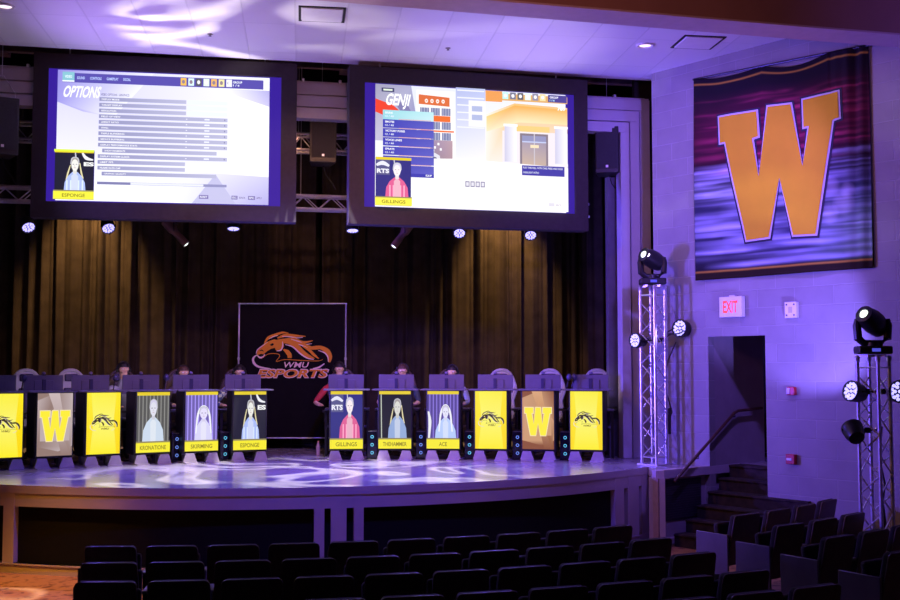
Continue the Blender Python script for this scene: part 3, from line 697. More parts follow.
def speaker(px, py, Y, w, h, rz, label):
    c = on_v(px, py, (0, Y), (0, 1))
    t = thing('hanging_speaker', label, 'speaker', c, rz, 'black speakers hanging above the stage')
    mb = MB(); mb.prism([(-w/2, -.22), (w/2, -.22), (w*.36, .22), (-w*.36, .22)], XY, -h/2, h/2); mb.build('cabinet', BLACK, t, bevel=.015)
    mb = MB(); mb.box((0, -.228, .02), (w*.88, .012, h*.86)); mb.build('grille', mat('speaker_grille', (.03, .03, .034), .55, .3, noise=.3, nscale=80, bump=.4, bscale=300), t, bevel=.004)
    mb = MB(); mb.box((0, -.238, -h*.36), (.04, .006, .04)); mb.build('badge', mat('silver_badge', (.8, .8, .85), .3, .6, noise=.02), t)
    mb = MB()
    for s in (-1, 1): mb.tube([(s*(w/2-.04), 0, h/2-.01), (s*(w/2-.04), 0, h/2+.12), (s*.02, .02, h/2+.38)], .008, 6)
    mb.tube([(0, .02, h/2+.36), (0, .02, h/2+.9)], .006, 6); mb.build('hanger', ALU, t)
    mb = MB(); mb.tube([(.03, .1, -h/2+.02), (.08, .12, -h/2-.14), (.2, .14, -h/2-.30), (.26, .3, -h/2-.35)], .010, 6); mb.build('cable', BLACK, t)
speaker(322, 140, 17.95, .44, .82, 0, 'black speaker hanging in the gap between the two screens')
speaker(607, 152, 17.75, .40, .80, -.35, 'black speaker hanging right of the right screen by the white pillar')
speaker(1, 128, 17.4, .46, .86, .3, 'black speaker hanging at the left edge beside the left screen')
LEDM = mat('lamp_led', (.5, .5, .8), .3, emit=(.40, .36, 1.0), estr=1.8)
LEDW = mat('moving_head_lens', (.8, .9, .8), .2, emit=(.85, 1.0, .82), estr=1.8)
LEDSP = mat('spot_lens', (.8, .9, .8), .2, emit=(.75, .9, .85), estr=2.0)
def par(loc, aim, label, r=.11, on=True, group=None, hang=None):
    """round LED par can; its face looks along aim"""
    d = (Vector(aim)-Vector(loc)).normalized(); t = thing('par_light', label, 'stage light', loc, 0, group)
    R = d.to_track_quat('Z', 'Y').to_matrix()
    mb = MB(); mb.lathe([(r*.35, -.17), (r*.75, -.16), (r*.98, -.08), (r, 0), (r*1.05, .01), (r*1.05, .05), (r*.94, .05), (r*.92, .02), (.01, .02)], R=R, n=24); hs_ = mb.build('housing', BLACKM, t)
    mb = MB(); pts = [(0, 0)]+[(.45*r*cos(k*pi/3), .45*r*sin(k*pi/3)) for k in range(6)]+[(.74*r*cos((k+.5)*pi/6), .74*r*sin((k+.5)*pi/6)) for k in range(12)]
    for a, b in pts: mb.lathe([(.15*r, .02), (.17*r, .036), (.09*r, .044), (.001, .046)], c=R @ Vector((a, b, 0)), R=R, n=8)
    mb.build('led_array', LEDM if on else mat('led_off', (.1, .1, .14), .2, noise=.05), hs_)
    # yoke
    side = R @ Vector((1, 0, 0)); 
    if abs(side.z) > .5: side = R @ Vector((0, 1, 0))
    side.z = 0; side.normalize(); up = Vector((0, 0, 1 if hang is None or hang[2] > loc[2] else -1))
    back = -Vector((d.x, d.y, 0))*.04
    tgt = (Vector(hang)-Vector(loc)) if hang is not None else up*.25
    mb = MB(); mb.tube([side*r*1.1, side*r*1.12+tgt.normalized()*r*1.25, -side*r*1.12+tgt.normalized()*r*1.25, -side*r*1.1], .010, 8)
    mb.tube([tgt.normalized()*r*1.25, tgt], .012, 8); mb.build('yoke', BLACKM, t)
    if hang is not None: mb = MB(); mb.box(tgt, (.05, .07, .07)); mb.build('clamp', BLACKM, t, bevel=.008)
    return t
LAMPS = []
def lamp(kind, loc, aim, col, power, size=.1, angle=40, blend=.5, name='lamp', gobo=None):
    l = bpy.data.lights.new(name, kind); l.color = col; l.energy = power
    if kind == 'SPOT': l.spot_size = RA(angle); l.spot_blend = blend; l.shadow_soft_size = size
    elif kind == 'AREA': l.size = size
    else: l.shadow_soft_size = size
    o = bpy.data.objects.new(name, l); COL.objects.link(o); o.location = loc
    d = Vector(aim)-Vector(loc); o.rotation_euler = d.to_track_quat('-Z', 'Y').to_euler()
    if gobo: gobo(l)
    return o
zl = zat(323, 197, YT)
names6 = ['first', 'second', 'third', 'fourth', 'fifth', 'sixth']
for i, (px, py, ax) in enumerate(((28, 226, .25), (108, 227, .2), (233.5, 226.5, 0), (352.5, 228.5, 0), (459.5, 232, -.1), (530.5, 234, -.1))):
    p = on_v(px, py, (0, YT-.25), (0, 1))
    flat = i in (2, 3)
    aim = p+Vector((ax*2, -1.0 if not flat else -.28, -1.0))
    par(p, aim, 'glowing violet LED par light, %s from the left below the screens' % names6[i], .105, True, 'par lights hanging below the screens', hang=(p.x, YT-.12, zat(px, 211, YT)))
    lamp('SPOT', p+(aim-p).normalized()*.12, aim, (.22, .13, 1), 420, .08, 75, .6, 'par_beam')
def profile_spot(px, py, ax, label):
    p = on_v(px, py, (0, YT-.2), (0, 1)); q = on_v(*ax, (0, YT-.23), (0, 1)); d = (q-p).normalized(); R = d.to_track_quat('Z', 'Y').to_matrix()
    t = thing('spot_light', label, 'stage light', p)
    mb = MB(); mb.lathe([(.03, -.26), (.075, -.24), (.08, -.05), (.055, 0), (.055, .10), (.06, .12), (.062, .28), (.05, .28), (.046, .24), (.001, .24)], R=R, n=20); mb.build('barrel', mat('spot_barrel', (.20, .11, .07), .4, .3, noise=.2), t)
    mb = MB(); mb.lathe([(.045, .25), (.04, .275), (.001, .29)], R=R, n=16); mb.build('lens', LEDSP, t)
    mb = MB(); s = R @ Vector((1, 0, 0)); s.z = 0; s.normalize(); mb.tube([s*.09, s*.09+Vector((0, 0, .14)), -s*.09+Vector((0, 0, .14)), -s*.09], .009, 8); mb.tube([(0, 0, .14), (0, .05, .30)], .012, 8); mb.box((0, .05, .30), (.05, .07, .07)); mb.build('yoke', BLACKM, t)
    return p, d
profile_spot(175, 232, (185, 243), 'small spot light angled down to the right under the left screen')
profile_spot(403, 234, (394, 246), 'small spot light angled down to the left under the right screen')

# ------------------------------------------------------------------ tower trusses with lamps
def moving_head(c, z, rz, pan, label):
    t = thing('moving_head_light', label, 'stage light', (c.x, c.y, z), rz, 'moving heads on the towers')
    mb = MB(); mb.box((0, 0, .055), (.40, .30, .10)); bs_ = mb.build('base', BLACK, t, bevel=.02)
    mb = MB(); mb.box((.0, -.153, .055), (.10, .006, .04)); mb.build('display', mat('lamp_display', (.05, .05, .2), .3, emit=(.1, .1, .8), estr=.8), bs_)
    mb = MB(); mb.tube([(-.175, 0, .44), (-.185, 0, .36), (-.175, 0, .20), (-.10, 0, .135), (.10, 0, .135), (.175, 0, .20), (.185, 0, .36), (.175, 0, .44)], [.036, .050, .052, .050, .046, .050, .052, .050][:7]+[.036], 10); mb.lathe([(.09, .10), (.08, .15)], n=20); mb.build('yoke', BLACK, t)
    d = Vector(pan).normalized(); R = d.to_track_quat('Z', 'Y').to_matrix()
    mb = MB(); mb.M = Matrix.Translation((0, 0, .41)); mb.lathe([(.08, -.21), (.125, -.18), (.145, -.05), (.14, .06), (.12, .13), (.11, .20), (.062, .21), (.055, .19), (.001, .19)], R=R, n=22); hd_ = mb.build('head', BLACK, t)
    mb = MB(); mb.M = Matrix.Translation((0, 0, .41)); mb.lathe([(.056, .195), (.045, .212), (.001, .22)], R=R, n=18); mb.build('lens', LEDW, hd_)
    return t
def tower(c, z0, h, w, rz, label, group='truss towers at the right'):
    t = thing('truss_tower', label, 'truss tower', (c.x, c.y, z0), rz, group); s = w/2
    cs = [(-s, -s), (s, -s), (s, s), (-s, s)]
    for x, y in cs: MB().tube([(x, y, .02), (x, y, h)], .024, 10).build('chord', ALU, t)
    for i in range(4):
        a = Vector((*cs[i], 0)); b = Vector((*cs[(i+1) % 4], 0)); mb = MB(); n = int((h-.2)/.24); z = .12
        for k in range(n):
            p, q = (a, b) if k % 2 == 0 else (b, a); mb.tube([p+Vector((0, 0, z)), q+Vector((0, 0, z+.24))], .010, 6); z += .24
        mb.tube([a+Vector((0, 0, .12)), b+Vector((0, 0, .12))], .012, 6); mb.tube([a+Vector((0, 0, h-.1)), b+Vector((0, 0, h-.1))], .012, 6); mb.build('lattice', ALU, t)
    mb = MB(); mb.box((0, 0, .01), (w+.12, w+.12, .02)); mb.build('base_plate', ALU, t, bevel=.004)
    mb = MB(); 
    for x, y in cs: mb.lathe([(.03, h-.02), (.034, h+.03), (.02, h+.05)], c=(x, y, 0), n=10)
    mb.box((0, 0, h+.045), (w+.06, .05, .03)); mb.box((0, 0, h+.045), (.05, w+.06, .03)); mb.build('top_clamp', ALU, t)
# left tower on the stage corner
TL = at_depth(654, 464, 16.78); TL = on_z(654.5, 464.5, SZ); ztl = at_depth(654, 289, Vector((TL.x*sin(YAW)+TL.y*cos(YAW), 0, 0)).x).z
print('tower left', TL, 'top', ztl)
rzT = RA(-10)
hT = ztl-SZ
tower(TL, SZ, hT, .27, RA(32), 'silver truss tower standing on the right corner of the stage')
moving_head(TL, SZ+hT+.06, -YAW-.05, (-.75, -.6, .34), 'moving head light with white lens on the stage corner tower')
dT = TL.x*sin(YAW)+TL.y*cos(YAW)
pp = at_depth(636.5, 340.5, dT+.02); par(pp, pp+Vector((-1, -.45, .02)), 'lit par light on the left side of the stage corner tower', .115, True, None, hang=(TL.x-.10, TL.y, pp.z))
pq = at_depth(681, 328.5, dT-.05); par(pq, pq+Vector((-.95, -.5, .12)), 'lit par light on the right side of the stage corner tower', .135, True, None, hang=(TL.x+.12, TL.y, pq.z-.18))
c_ = thing('power_cable', 'black power cable looping down the stage corner tower to a connector', 'cable', (TL.x, TL.y, SZ))
mb = MB(); qs = [at_depth(x, y, dT+.1)-Vector((TL.x, TL.y, SZ)) for x, y in ((676, 342), (668, 360), (664, 385), (668, 398), (672, 412), (669, 420))]; mb.tube(qs, .010, 6); mb.build('cord', BLACK, c_)
mb = MB(); a = at_depth(669, 408, dT+.1)-Vector((TL.x, TL.y, SZ)); b = at_depth(669, 434, dT+.1)-Vector((TL.x, TL.y, SZ)); mb.tube([a, b], .032, 10); mb.build('connector', BLACK, c_)
# right tower on the floor
dR = 13.6; TR = at_depth(876.5, 500, dR); TR.z = 0; ztr = at_depth(876, 357, dR).z
tower(TR, 0, ztr-.03, .27, RA(28), 'silver truss tower standing by the block wall at the far right')
moving_head(TR, ztr+.03, -YAW-.1, (-.66, -.6, .45), 'moving head light with white lens on the far right tower')
pa = at_depth(853, 391.5, dR); par(pa, pa+Vector((-.97, -.22, .2)), 'lit par light on the left side of the far right tower', .125, True, None, hang=(TR.x-.10, TR.y, pa.z))
xb_, zb2 = wl(800, 318); tqb = PW+DW*xb_; tqb.z = zb2; pb = at_depth(853, 430, dR); par(pb, tqb, 'black par light low on the far right tower, turned to the wall', .125, True, None, hang=(TR.x-.10, TR.y, pb.z))
pc = at_depth(899, 391.5, dR); par(pc, pc+Vector((-.25, -1, .02)), 'lit par light cut by the right edge of the picture', .135, True, None, hang=(TR.x+.12, TR.y, pc.z))
c_ = thing('cable_bundle', 'black cable bundle hanging inside the far right tower', 'cable', (TR.x+.03, TR.y, 0))
mb = MB(); mb.tube([(.05, 0, .95), (.07, .02, .7), (.04, .03, .45), (.07, .0, .2), (.04, -.03, .03)], [.02, .04, .045, .04, .03], 8); mb.tube([(.08, .02, 1.9), (.05, .04, 1.5), (.09, 0, 1.2), (.05, 0, .95)], .012, 6); mb.build('cord', BLACK, c_)
# ------------------------------------------------------------------ banner and fittings on the side wall
def wthing(name, px, py, label, cat, off=-.0, group=None):
    x, z = wl(px, py); p = PW+DW*x-NW*off; return thing(name, label, cat, (p.x, p.y, z), RW, group), x, z
bt = [wl(693.5, 79, -.07), wl(867, 45, -.07), wl(867.5, 268, -.07), wl(693, 281, -.07)]
bx0 = bt[0][0]; bx1 = bt[1][0]; bz0 = (bt[2][1]+bt[3][1])/2; bzl, bzr = bt[0][1], bt[1][1]
print('banner', bx0, bx1, bz0, bzl, bzr)
bo = PW+DW*bx0-NW*.06
ban = thing('wall_banner', 'large cloth banner with a gold W on dark streaked print on the block wall', 'banner', (bo.x, bo.y, bz0), RW)
BW = bx1-bx0
def wrinkle(u, v):          # u 0..1 across, v 0 top .. 1 bottom
    a = .020*sin(u*9+v*2)+.012*sin(u*23+v*5)*v
    a += .055*(1-v)**3*sin(u*38)*.5*(u > .8) + .04*max(0, u-.82)/.18*sin((u-.82)*95+v*2)*(1-v*.6)
    a += .03*sin(u*31+v*1.2)*max(0, .35-u)*2
    return a
NX, NZ = 150, 130; me = bpy.data.meshes.new('cloth'); vs = []; cols = []
r2 = random.Random(5)
streak = [(r2.random(), r2.random()*.5+.45, r2.uniform(.08, .5), r2.uniform(.002, .010), r2.uniform(.2, 1)) for _ in range(170)]
reds = [(r2.uniform(.05, .95), r2.uniform(.12, .50), r2.uniform(.05, .3), r2.uniform(.002, .007), r2.uniform(.2, 1)) for _ in range(110)]
for j in range(NZ+1):
    v = j/NZ
    for i in range(NX+1):
        u = i/NX; top = bzl+(bzr-bzl)*u; sag = .07*sin(pi*min(1, u/.42)) if u < .42 else .10*sin(pi*(u-.42)/.38) if u < .80 else 0
        z = (top-bz0-sag*(1-v)**4*.9)*(1-v)
        vs.append((u*BW, -wrinkle(u, v), z))
        c = [.012, .008, .012]
        m = max(0, min(1, (v-.52)/.12)); blueish = m*(.75 if v < .86 else max(0, .75-(v-.86)*7))
        c = [c[0]+blueish*.025, c[1]+blueish*.035, c[2]+blueish*.075]
        mr = max(0, 1-abs(v-.30)/.22)*(.5+.5*sin(pi*u)); c[0] += .10*mr; c[2] += .02*mr
        g = max(0, (v-.58))*max(0, (u-.62))*4.5*(1 if v < .9 else max(0, 1-(v-.9)*12)); c[0] += .10*g; c[1] += .26*g; c[2] += .05*g
        for su, sv, L, w, a in streak:
            if abs(v-sv) < w*2 and abs(u-su) < L:
                k = (1-abs(v-sv)/(2*w))*(1-abs(u-su)/L)*a; k *= 1.3-su*.7; c[0] += .24*k; c[1] += .27*k; c[2] += .36*k
        for su, sv, L, w, a in reds:
            if abs(v-sv) < w*2 and abs(u-su) < L:
                k = (1-abs(v-sv)/(2*w))*(1-abs(u-su)/L)*a; c[0] += .22*k; c[1] += .02*k; c[2] += .05*k
        for bx, by, br in ((.80, .62, .05), (.86, .70, .06), (.79, .74, .05), (.72, .68, .04), (.88, .64, .04)):
            d2 = ((u-bx)**2+((v-by)*1.0)**2)/br**2
            if d2 < 1: c = [x+.16*(1-d2) for x in c]
        if .955 < v < .962 or .030 < v < .036: c = [.45, .25, .03]
        if v > .962: c = [.02, .012, .006]
        cols.append((*c, 1))
fs = [(j*(NX+1)+i, j*(NX+1)+i+1, (j+1)*(NX+1)+i+1, (j+1)*(NX+1)+i) for j in range(NZ) for i in range(NX)]
me.from_pydata(vs, [], fs); at = me.color_attributes.new('Col', 'FLOAT_COLOR', 'POINT')
for i, c in enumerate(cols): at.data[i].color = c
me.materials.append(PM_PRINT); me.shade_smooth(); o = bpy.data.objects.new('cloth', me); COL.objects.link(o); o.parent = ban
so = o.modifiers.new('thick', 'SOLIDIFY'); so.thickness = .004; so.offset = -1
# the W follows the cloth
wcrop = [(238, 235), (311, 222), (314, 272), (302, 276), (315, 352), (333, 213), (380, 208), (405, 332), (418, 252), (407, 254), (405, 200), (477, 184), (479, 235), (466, 240), (433, 468), (386, 470), (358, 355), (337, 474), (290, 480), (251, 284), (240, 286)]
wp = []
for cx, cy in wcrop:
    x, z = wl(600+cx/2, cy/2, -.09); wp.append((x-bx0, z-bz0))
def wlayer(poly, off, name, m, z_sub=.05):
    bm = bmesh.new(); f = bm.faces.new([bm.verts.new((x, 0, z)) for x, z in poly])
    f.normal_update(); bmesh.ops.triangulate(bm, faces=[f])
    for _ in range(4): bmesh.ops.subdivide_edges(bm, edges=[e for e in bm.edges if e.calc_length() > .10], cuts=1); bmesh.ops.triangulate(bm, faces=bm.faces[:])
    for v in bm.verts:
        u = v.co.x/BW; w = 1-v.co.z/((bzl+(bzr-bzl)*u)-bz0); v.co.y = -wrinkle(u, w)-off
    for f in bm.faces:
        if f.normal.y > 0: f.normal_flip()
        f.smooth = True
    me = bpy.data.meshes.new(name); bm.to_mesh(me); bm.free(); me.materials.append(m)
    o = bpy.data.objects.new(name, me); COL.objects.link(o); o.parent = ban; return o
wlayer(grow(wp, .055), .012, 'letter_dark_outline', mat('print_navy', (.012, .010, .03), .7, noise=.02))  # navy outer outline of the printed letter
wlayer(grow(wp, .026), .020, 'letter_outline', mat('print_white', (.60, .56, .62), .7, noise=.02, spec=.1))
wlayer(wp, .028, 'letter', mat('print_gold', (.70, .43, .02), .7, noise=.06, nscale=2, spec=.1))
mb = MB(); mb.tube([(-.03, .02, bzl-bz0), (BW+.03, .02, bzr-bz0)], .018, 8); mb.build('hanging_rod', BLACKM, ban)

t, x, z = wthing('exit_sign', 734, 307, 'white EXIT sign with red letters on the wall above the stair opening', 'sign')
sw = wl(745, 307)[0]-wl(722.5, 307)[0]; sh = wl(734, 297)[1]-wl(734, 317.5)[1]
mb = MB(); mb.box((0, -.05, 0), (sw, .09, sh)); ho_ = mb.build('housing', SIGNW, t, bevel=.008)
mb = MB(); mb.box((0, -.02, sh/2+.01), (.10, .06, .02)); mb.build('mount', SIGNW, t)
p = Pic(lambda u, v: (-sw/2+sw*u, sh/2-sh*v), y=-.0955, step=.001); p.text('EXIT', .17, .2, .83, .8, (1, .10, .12), .035); p.build('letters', picture_mat('lit_sign_letters', emission=1.1), ho_)
t, x, z = wthing('alarm_strobe', 793, 310, 'small white square strobe box with four screws on the block wall', 'alarm strobe')
s_ = .20; mb = MB(); mb.box((0, -.035, 0), (s_*.95, .07, s_*1.15)); mb.build('box', SIGNW, t, bevel=.006)
for a in (-1, 1):
    for b in (-1, 1): MB().lathe([(.012, 0), (.012, .006), (.001, .007)], c=(a*s_*.30, -.070, b*s_*.38), R=Matrix.Rotation(pi/2, 3, 'X'), n=10).build('screw', BLACKM, t)
MB().box((0, -.072, 0), (s_*.30, .006, s_*.42)).build('lens', mat('strobe_lens', (.55, .55, .7), .15, noise=.03), t, bevel=.002)
t, x, z = wthing('fire_alarm', 793, 391, 'upper small red fire alarm box on the block wall', 'fire alarm')
MB().box((0, -.035, 0), (.13, .07, .12)).build('box', REDP, t, bevel=.01); MB().box((-.035, -.074, 0), (.05, .012, .09)).build('strobe', mat('strobe_clear', (.6, .5, .6), .15, noise=.02), t, bevel=.004)
t, x, z = wthing('fire_alarm_pull', 793, 459, 'lower red fire alarm pull box on the block wall', 'fire alarm')
MB().box((0, -.04, 0), (.14, .08, .14)).build('box', REDP, t, bevel=.008); MB().box((-.01, -.085, .0), (.085, .012, .035)).build('pull_bar', SIGNW, t, bevel=.003)

# ceiling fittings
def cthing(px, py, name, label, cat, rz=0, group=None):
    p = on_z(px, py, CZ); return thing(name, label, cat, (p.x, p.y, CZ), rz, group)
for px, py, lb in ((5, 6, 'round recessed ceiling light at the far left'), (645, 45, 'round recessed ceiling light at the right near the banner')):
    t = cthing(px, py, 'recessed_light', lb, 'ceiling light', 0, 'recessed ceiling lights')
    MB().lathe([(.13, .0), (.13, -.02), (.11, -.025), (.09, -.012), (.09, .03)], n=28).build('trim_ring', SIGNW, t)
    MB().lathe([(.085, -.006), (.05, -.014), (.001, -.016)], n=24).build('lamp', mat('downlight_lamp', (.8, .8, .8), .3, emit=(1, .75, .8), estr=1.6), t)
for px, py, lb in ((322, 14, 'square ceiling air vent above the gap between the screens'), (698, 42, 'square ceiling air vent near the banner')):
    t = cthing(px, py, 'ceiling_vent', lb, 'air vent', RA(-3.8), 'ceiling air vents')
    mb = MB()
    for s in (-1, 1): mb.box((s*.30, 0, -.006), (.032, .63, .012)); mb.box((0, s*.30, -.006), (.63, .032, .012))
    mb.build('slot', mat('vent_slot', (.02, .02, .02), .7, noise=.1), t)
    MB().box((0, 0, -.012), (.55, .55, .024)).build('panel', SIGNW, t, bevel=.01)
for px, py, lb in ((210, 34, 'small sprinkler head above the left screen'), (448, 48, 'small sprinkler head above the right screen')):
    t = cthing(px, py, 'sprinkler_head', lb, 'sprinkler', 0, 'ceiling sprinklers')
    MB().lathe([(.04, 0), (.04, -.006), (.012, -.015), (.010, -.03)], n=16).build('cup', mat('grey_metal_cup', (.25, .22, .22), .4, .4, noise=.05), t)
    MB().lathe([(.022, -.029), (.022, -.033), (.001, -.034)], n=12).build('deflector', BLACKM, t)

# ------------------------------------------------------------------ esports backdrop
DB = 20.4
bl_ = at_depth(237.5, 438, DB); br_ = at_depth(345, 438, DB); tl_ = at_depth(237, 303.5, DB)
print('backdrop', bl_, br_, tl_)
bw = (br_-bl_).length; bh = tl_.z-SZ
bb = thing('banner_stand', 'black backdrop stand with orange horse logo between the two player rows', 'backdrop', (bl_.x, bl_.y, SZ), -YAW)
zb_ = bl_.z-SZ
mb = MB()
nx, nz = 40, 40
bm = bmesh.new(); G = [[bm.verts.new((.03+(bw-.06)*i/nx, -.012*sin(i*.55+j*.08)*(.3+.7*j/nz), zb_+.03+(bh-zb_-.06)*(1-j/nz))) for i in range(nx+1)] for j in range(nz+1)]
for j in range(nz):
    for i in range(nx): bm.faces.new((G[j][i], G[j+1][i], G[j+1][i+1], G[j][i+1])).smooth = True
me = bpy.data.meshes.new('cloth'); bm.to_mesh(me); bm.free(); me.materials.append(mat('black_print_cloth', (.009, .007, .008), .85, noise=.15, spec=.1)); o = bpy.data.objects.new('cloth', me); COL.objects.link(o); o.parent = bb
for x in (0, bw): MB().tube([(x, .02, 0), (x, .02, bh)], .016, 10).build('pole', ALU, bb)
for z in (zb_, bh): MB().tube([(-.02, .02, z), (bw+.02, .02, z)], .014, 10).build('crossbar', ALU, bb)
for x in (0, bw): MB().box((x, .02, .012), (.08, .5, .024)).build('foot', BLACKM, bb, bevel=.004)
for x in (0, bw): MB().box((x, .02, .62*bh), (.045, .045, .05)).build('joint', ALU, bb, bevel=.004)
ppm = F_PX/DB
T = lambda u, v: ((240+u/9-237.3)/107.6*bw, bh-(325+v/9-303.5)/134.6*(bh-zb_))
p = Pic(T, y=-.014, step=.0015); logo(p, lambda u, v: (u, v), OR, WH, BK); p.build('logo', PM_PRINT, bb)

# ------------------------------------------------------------------ player stations
stations = [(4.0, 16.25, 23, 'logo'), (54.5, 16.6, 24, 'wl'), (103, 16.95, 24, 'logo'), (152.5, 17.3, 21, 'a'), (201, 17.6, 17, 'b'), (249.5, 17.85, 10, 'c'),
            (346.5, 18.05, -7, 'd'), (395, 18.1, -12, 'e'), (443.3, 18.1, -17, 'f'), (491, 18.05, -21, 'logo'), (538.3, 17.95, -24, 'wr'), (586.5, 17.85, -26, 'logo')]
ords = ['first', 'second', 'third', 'fourth', 'fifth', 'sixth', 'seventh', 'eighth', 'ninth', 'tenth', 'eleventh', 'twelfth']
caps = dict(a='KRONATIONE', b='SKIRMING', c='ESPONGE', d='GILLINGS', e='THEHAMMER', f='ACE')
looks = ['yellow screen with black horse logo, cut by the left edge', 'tan screen with a yellow W', 'yellow screen with black horse logo, right of the tan W stand', 'webcam picture of a player and caption KRONATIONE', 'webcam picture of a player and caption SKIRMING',
         'webcam picture with caption ESPONGE, left of the backdrop', 'webcam picture of a player in red and caption GILLINGS', 'webcam picture of a player and caption THEHAMMER', 'webcam picture of a player and caption ACE',
         'yellow screen with black horse logo, left of the brown W stand', 'brown screen with a yellow W', 'yellow screen with black horse logo, beside the right pillar']
def hood(p): return p
PW_, PH_ = .515, .935
def podium(i, c, rz, kind):
    t = thing('display_podium', 'black display stand with '+looks[i], 'display stand', c, rz, 'display stands along the stage')
    dep = .46; w = .60; xo = .0
    mb = MB(); mb.box((0, dep/2, .64), (w-.03, dep, .98)); mb.build('cabinet', mat('podium_black', (.02, .018, .022), .45, noise=.15, nscale=6), t, bevel=.008)
    mb = MB(); mb.box((0, dep/2-.01, 1.145), (w+.16, dep+.08, .022)); mb.build('top_board', PODT, t, bevel=.004)
    mb = MB(); mb.box((0, -.012, .655), (PW_+.03, .03, PH_+.02)); bz_ = mb.build('bezel', BLACK, t, bevel=.004)
    p = Pic(lambda u, v: (-PW_/2+PW_*u/100, .655+PH_/2-PH_*v/177), y=-.028, step=.0009)
    if kind == 'logo':
        Y1, Y2 = (1.0, .86, .02), (.98, .90, .10)
        p.rect(0, 0, 100, 177, Y1, [(.98, .84, .03), (1, .80, .01), (1, .70, .0), (1, .74, .0)]); p.poly([(12, 0), (88, 0), (80, 85), (90, 177), (10, 177), (20, 85)], 0, [(.98, .9, .06), (.98, .86, .05), (.98, .92, .16), (1, .86, .02), (1, .86, .02), (.98, .93, .16)])
        k = .115; logo(p, lambda u, v: (-2+u*k, 51.5+v*k*1.27), (.045, .03, .02), (.80, .70, .60), (.95, .85, .1), txt=False, full=False, tcol=(.40, .32, .04))
        p.text('WMU', 40, 101, 64, 107, (.25, .19, .03), .03, .25)
    elif kind in ('wl', 'wr'):
        a, b = ((.30, .20, .17), (.52, .42, .42)) if kind == 'wl' else ((.26, .09, .03), (.62, .34, .17))
        p.rect(0, 0, 100, 177, a); p.poly([(0, 20), (50, 0), (100, 0), (100, 150), (60, 165), (0, 150)], 0, [b, a, b, b, b, a] if kind == 'wl' else [b, tuple(x*.9 for x in b), a, b, a, b])
        p.poly([(30, 0), (62, 0), (40, 60), (70, 177), (95, 177), (100, 90), (60, 40)], 0, [tuple(min(1, x*1.15) for x in b)]*3+[a, a, b, b])
        p.rect(8, 50, 92, 135, b, [b]*4)
        W = [(8+x*84/240, 50+y*85/250) for x, y in WSQ]
        p.poly(grow(W, 2.2), (.95, .80, .45)); p.poly(W, (1, .86, .04))
    else: webcam(p, 0, 0, 100, 177, kind, caps[kind])
    p.build('screen', PM_DESK, bz_)
    mb = MB()                                                       # splayed base plates
    for s in (-1, 1):
        mb.prism([(s*.06, -.10), (s*.27, -.14), (s*.36, .50), (s*.20, .50)], XY, 0, .02)
        mb.prism([(s*.07, .02), (s*.29, .02), (s*.25, .155), (s*.12, .155)], XZ, -.06, .0); mb.box((s*.19, .34, .085), (.10, .12, .15))
    mb.build('base', FOOT, t, flat=True)
    return t
def gaming_desk(i, c, rz):
    t = thing('gaming_desk', 'dark player desk behind the %s display stand from the left' % ords[i], 'desk', c, rz, 'player desks on the stage')
    MB().box((0, 0, .80), (.76, .60, .03)).build('desktop', DESKM, t, bevel=.006)
    for x in (-.35, .35):
        for y in (-.26, .26): MB().box((x, y, .39), (.045, .045, .78)).build('leg', BLACKM, t)
    MB().box((0, .1, .50), (.68, .02, .04)).build('crossbar', mat('desk_crossbar', (.25, .25, .3), .4, .3, noise=.1), t)
def monitor(i, c, rz):
    t = thing('monitor', 'back of the computer monitor above the %s display stand from the left' % ords[i], 'monitor', c, rz, 'computer monitors on the player desks')
    z0 = .815
    mb = MB(); mb.lathe([(.11, z0), (.11, z0+.012), (.03, z0+.02)], n=20); mb.build('foot', BLACK, t)
    mb = MB(); mb.box((0, -.03, z0+.26), (.06, .035, .50)); mb.build('stand', mat('monitor_stand', (.05, .05, .09), .4, noise=.1), t, bevel=.006)
    mb = MB(); mb.box((0, 0, 1.235), (.60, .028, .31)); mb.mi = 0; mb.box((0, -.022, 1.225), (.30, .022, .16)); mb.build('casing', MONB, t, bevel=.008)
    MB().box((0, .016, 1.24), (.57, .004, .28)).build('screen', mat('monitor_glow', (.1, .1, .12), .3, emit=(.75, .6, .8), estr=3.0), t)
    w = thing('webcam', 'small webcam on top of the monitor above the %s display stand from the left' % ords[i], 'webcam', (c[0], c[1], c[2]+1.39), rz, 'webcams on the monitors')
    MB().ell((0, 0, .028), (.032, .026, .026)).build('body', mat('webcam_plastic', (.22, .2, .3), .35, noise=.05), w); MB().box((0, 0, .0), (.05, .05, .012)).build('clip', BLACK, w)
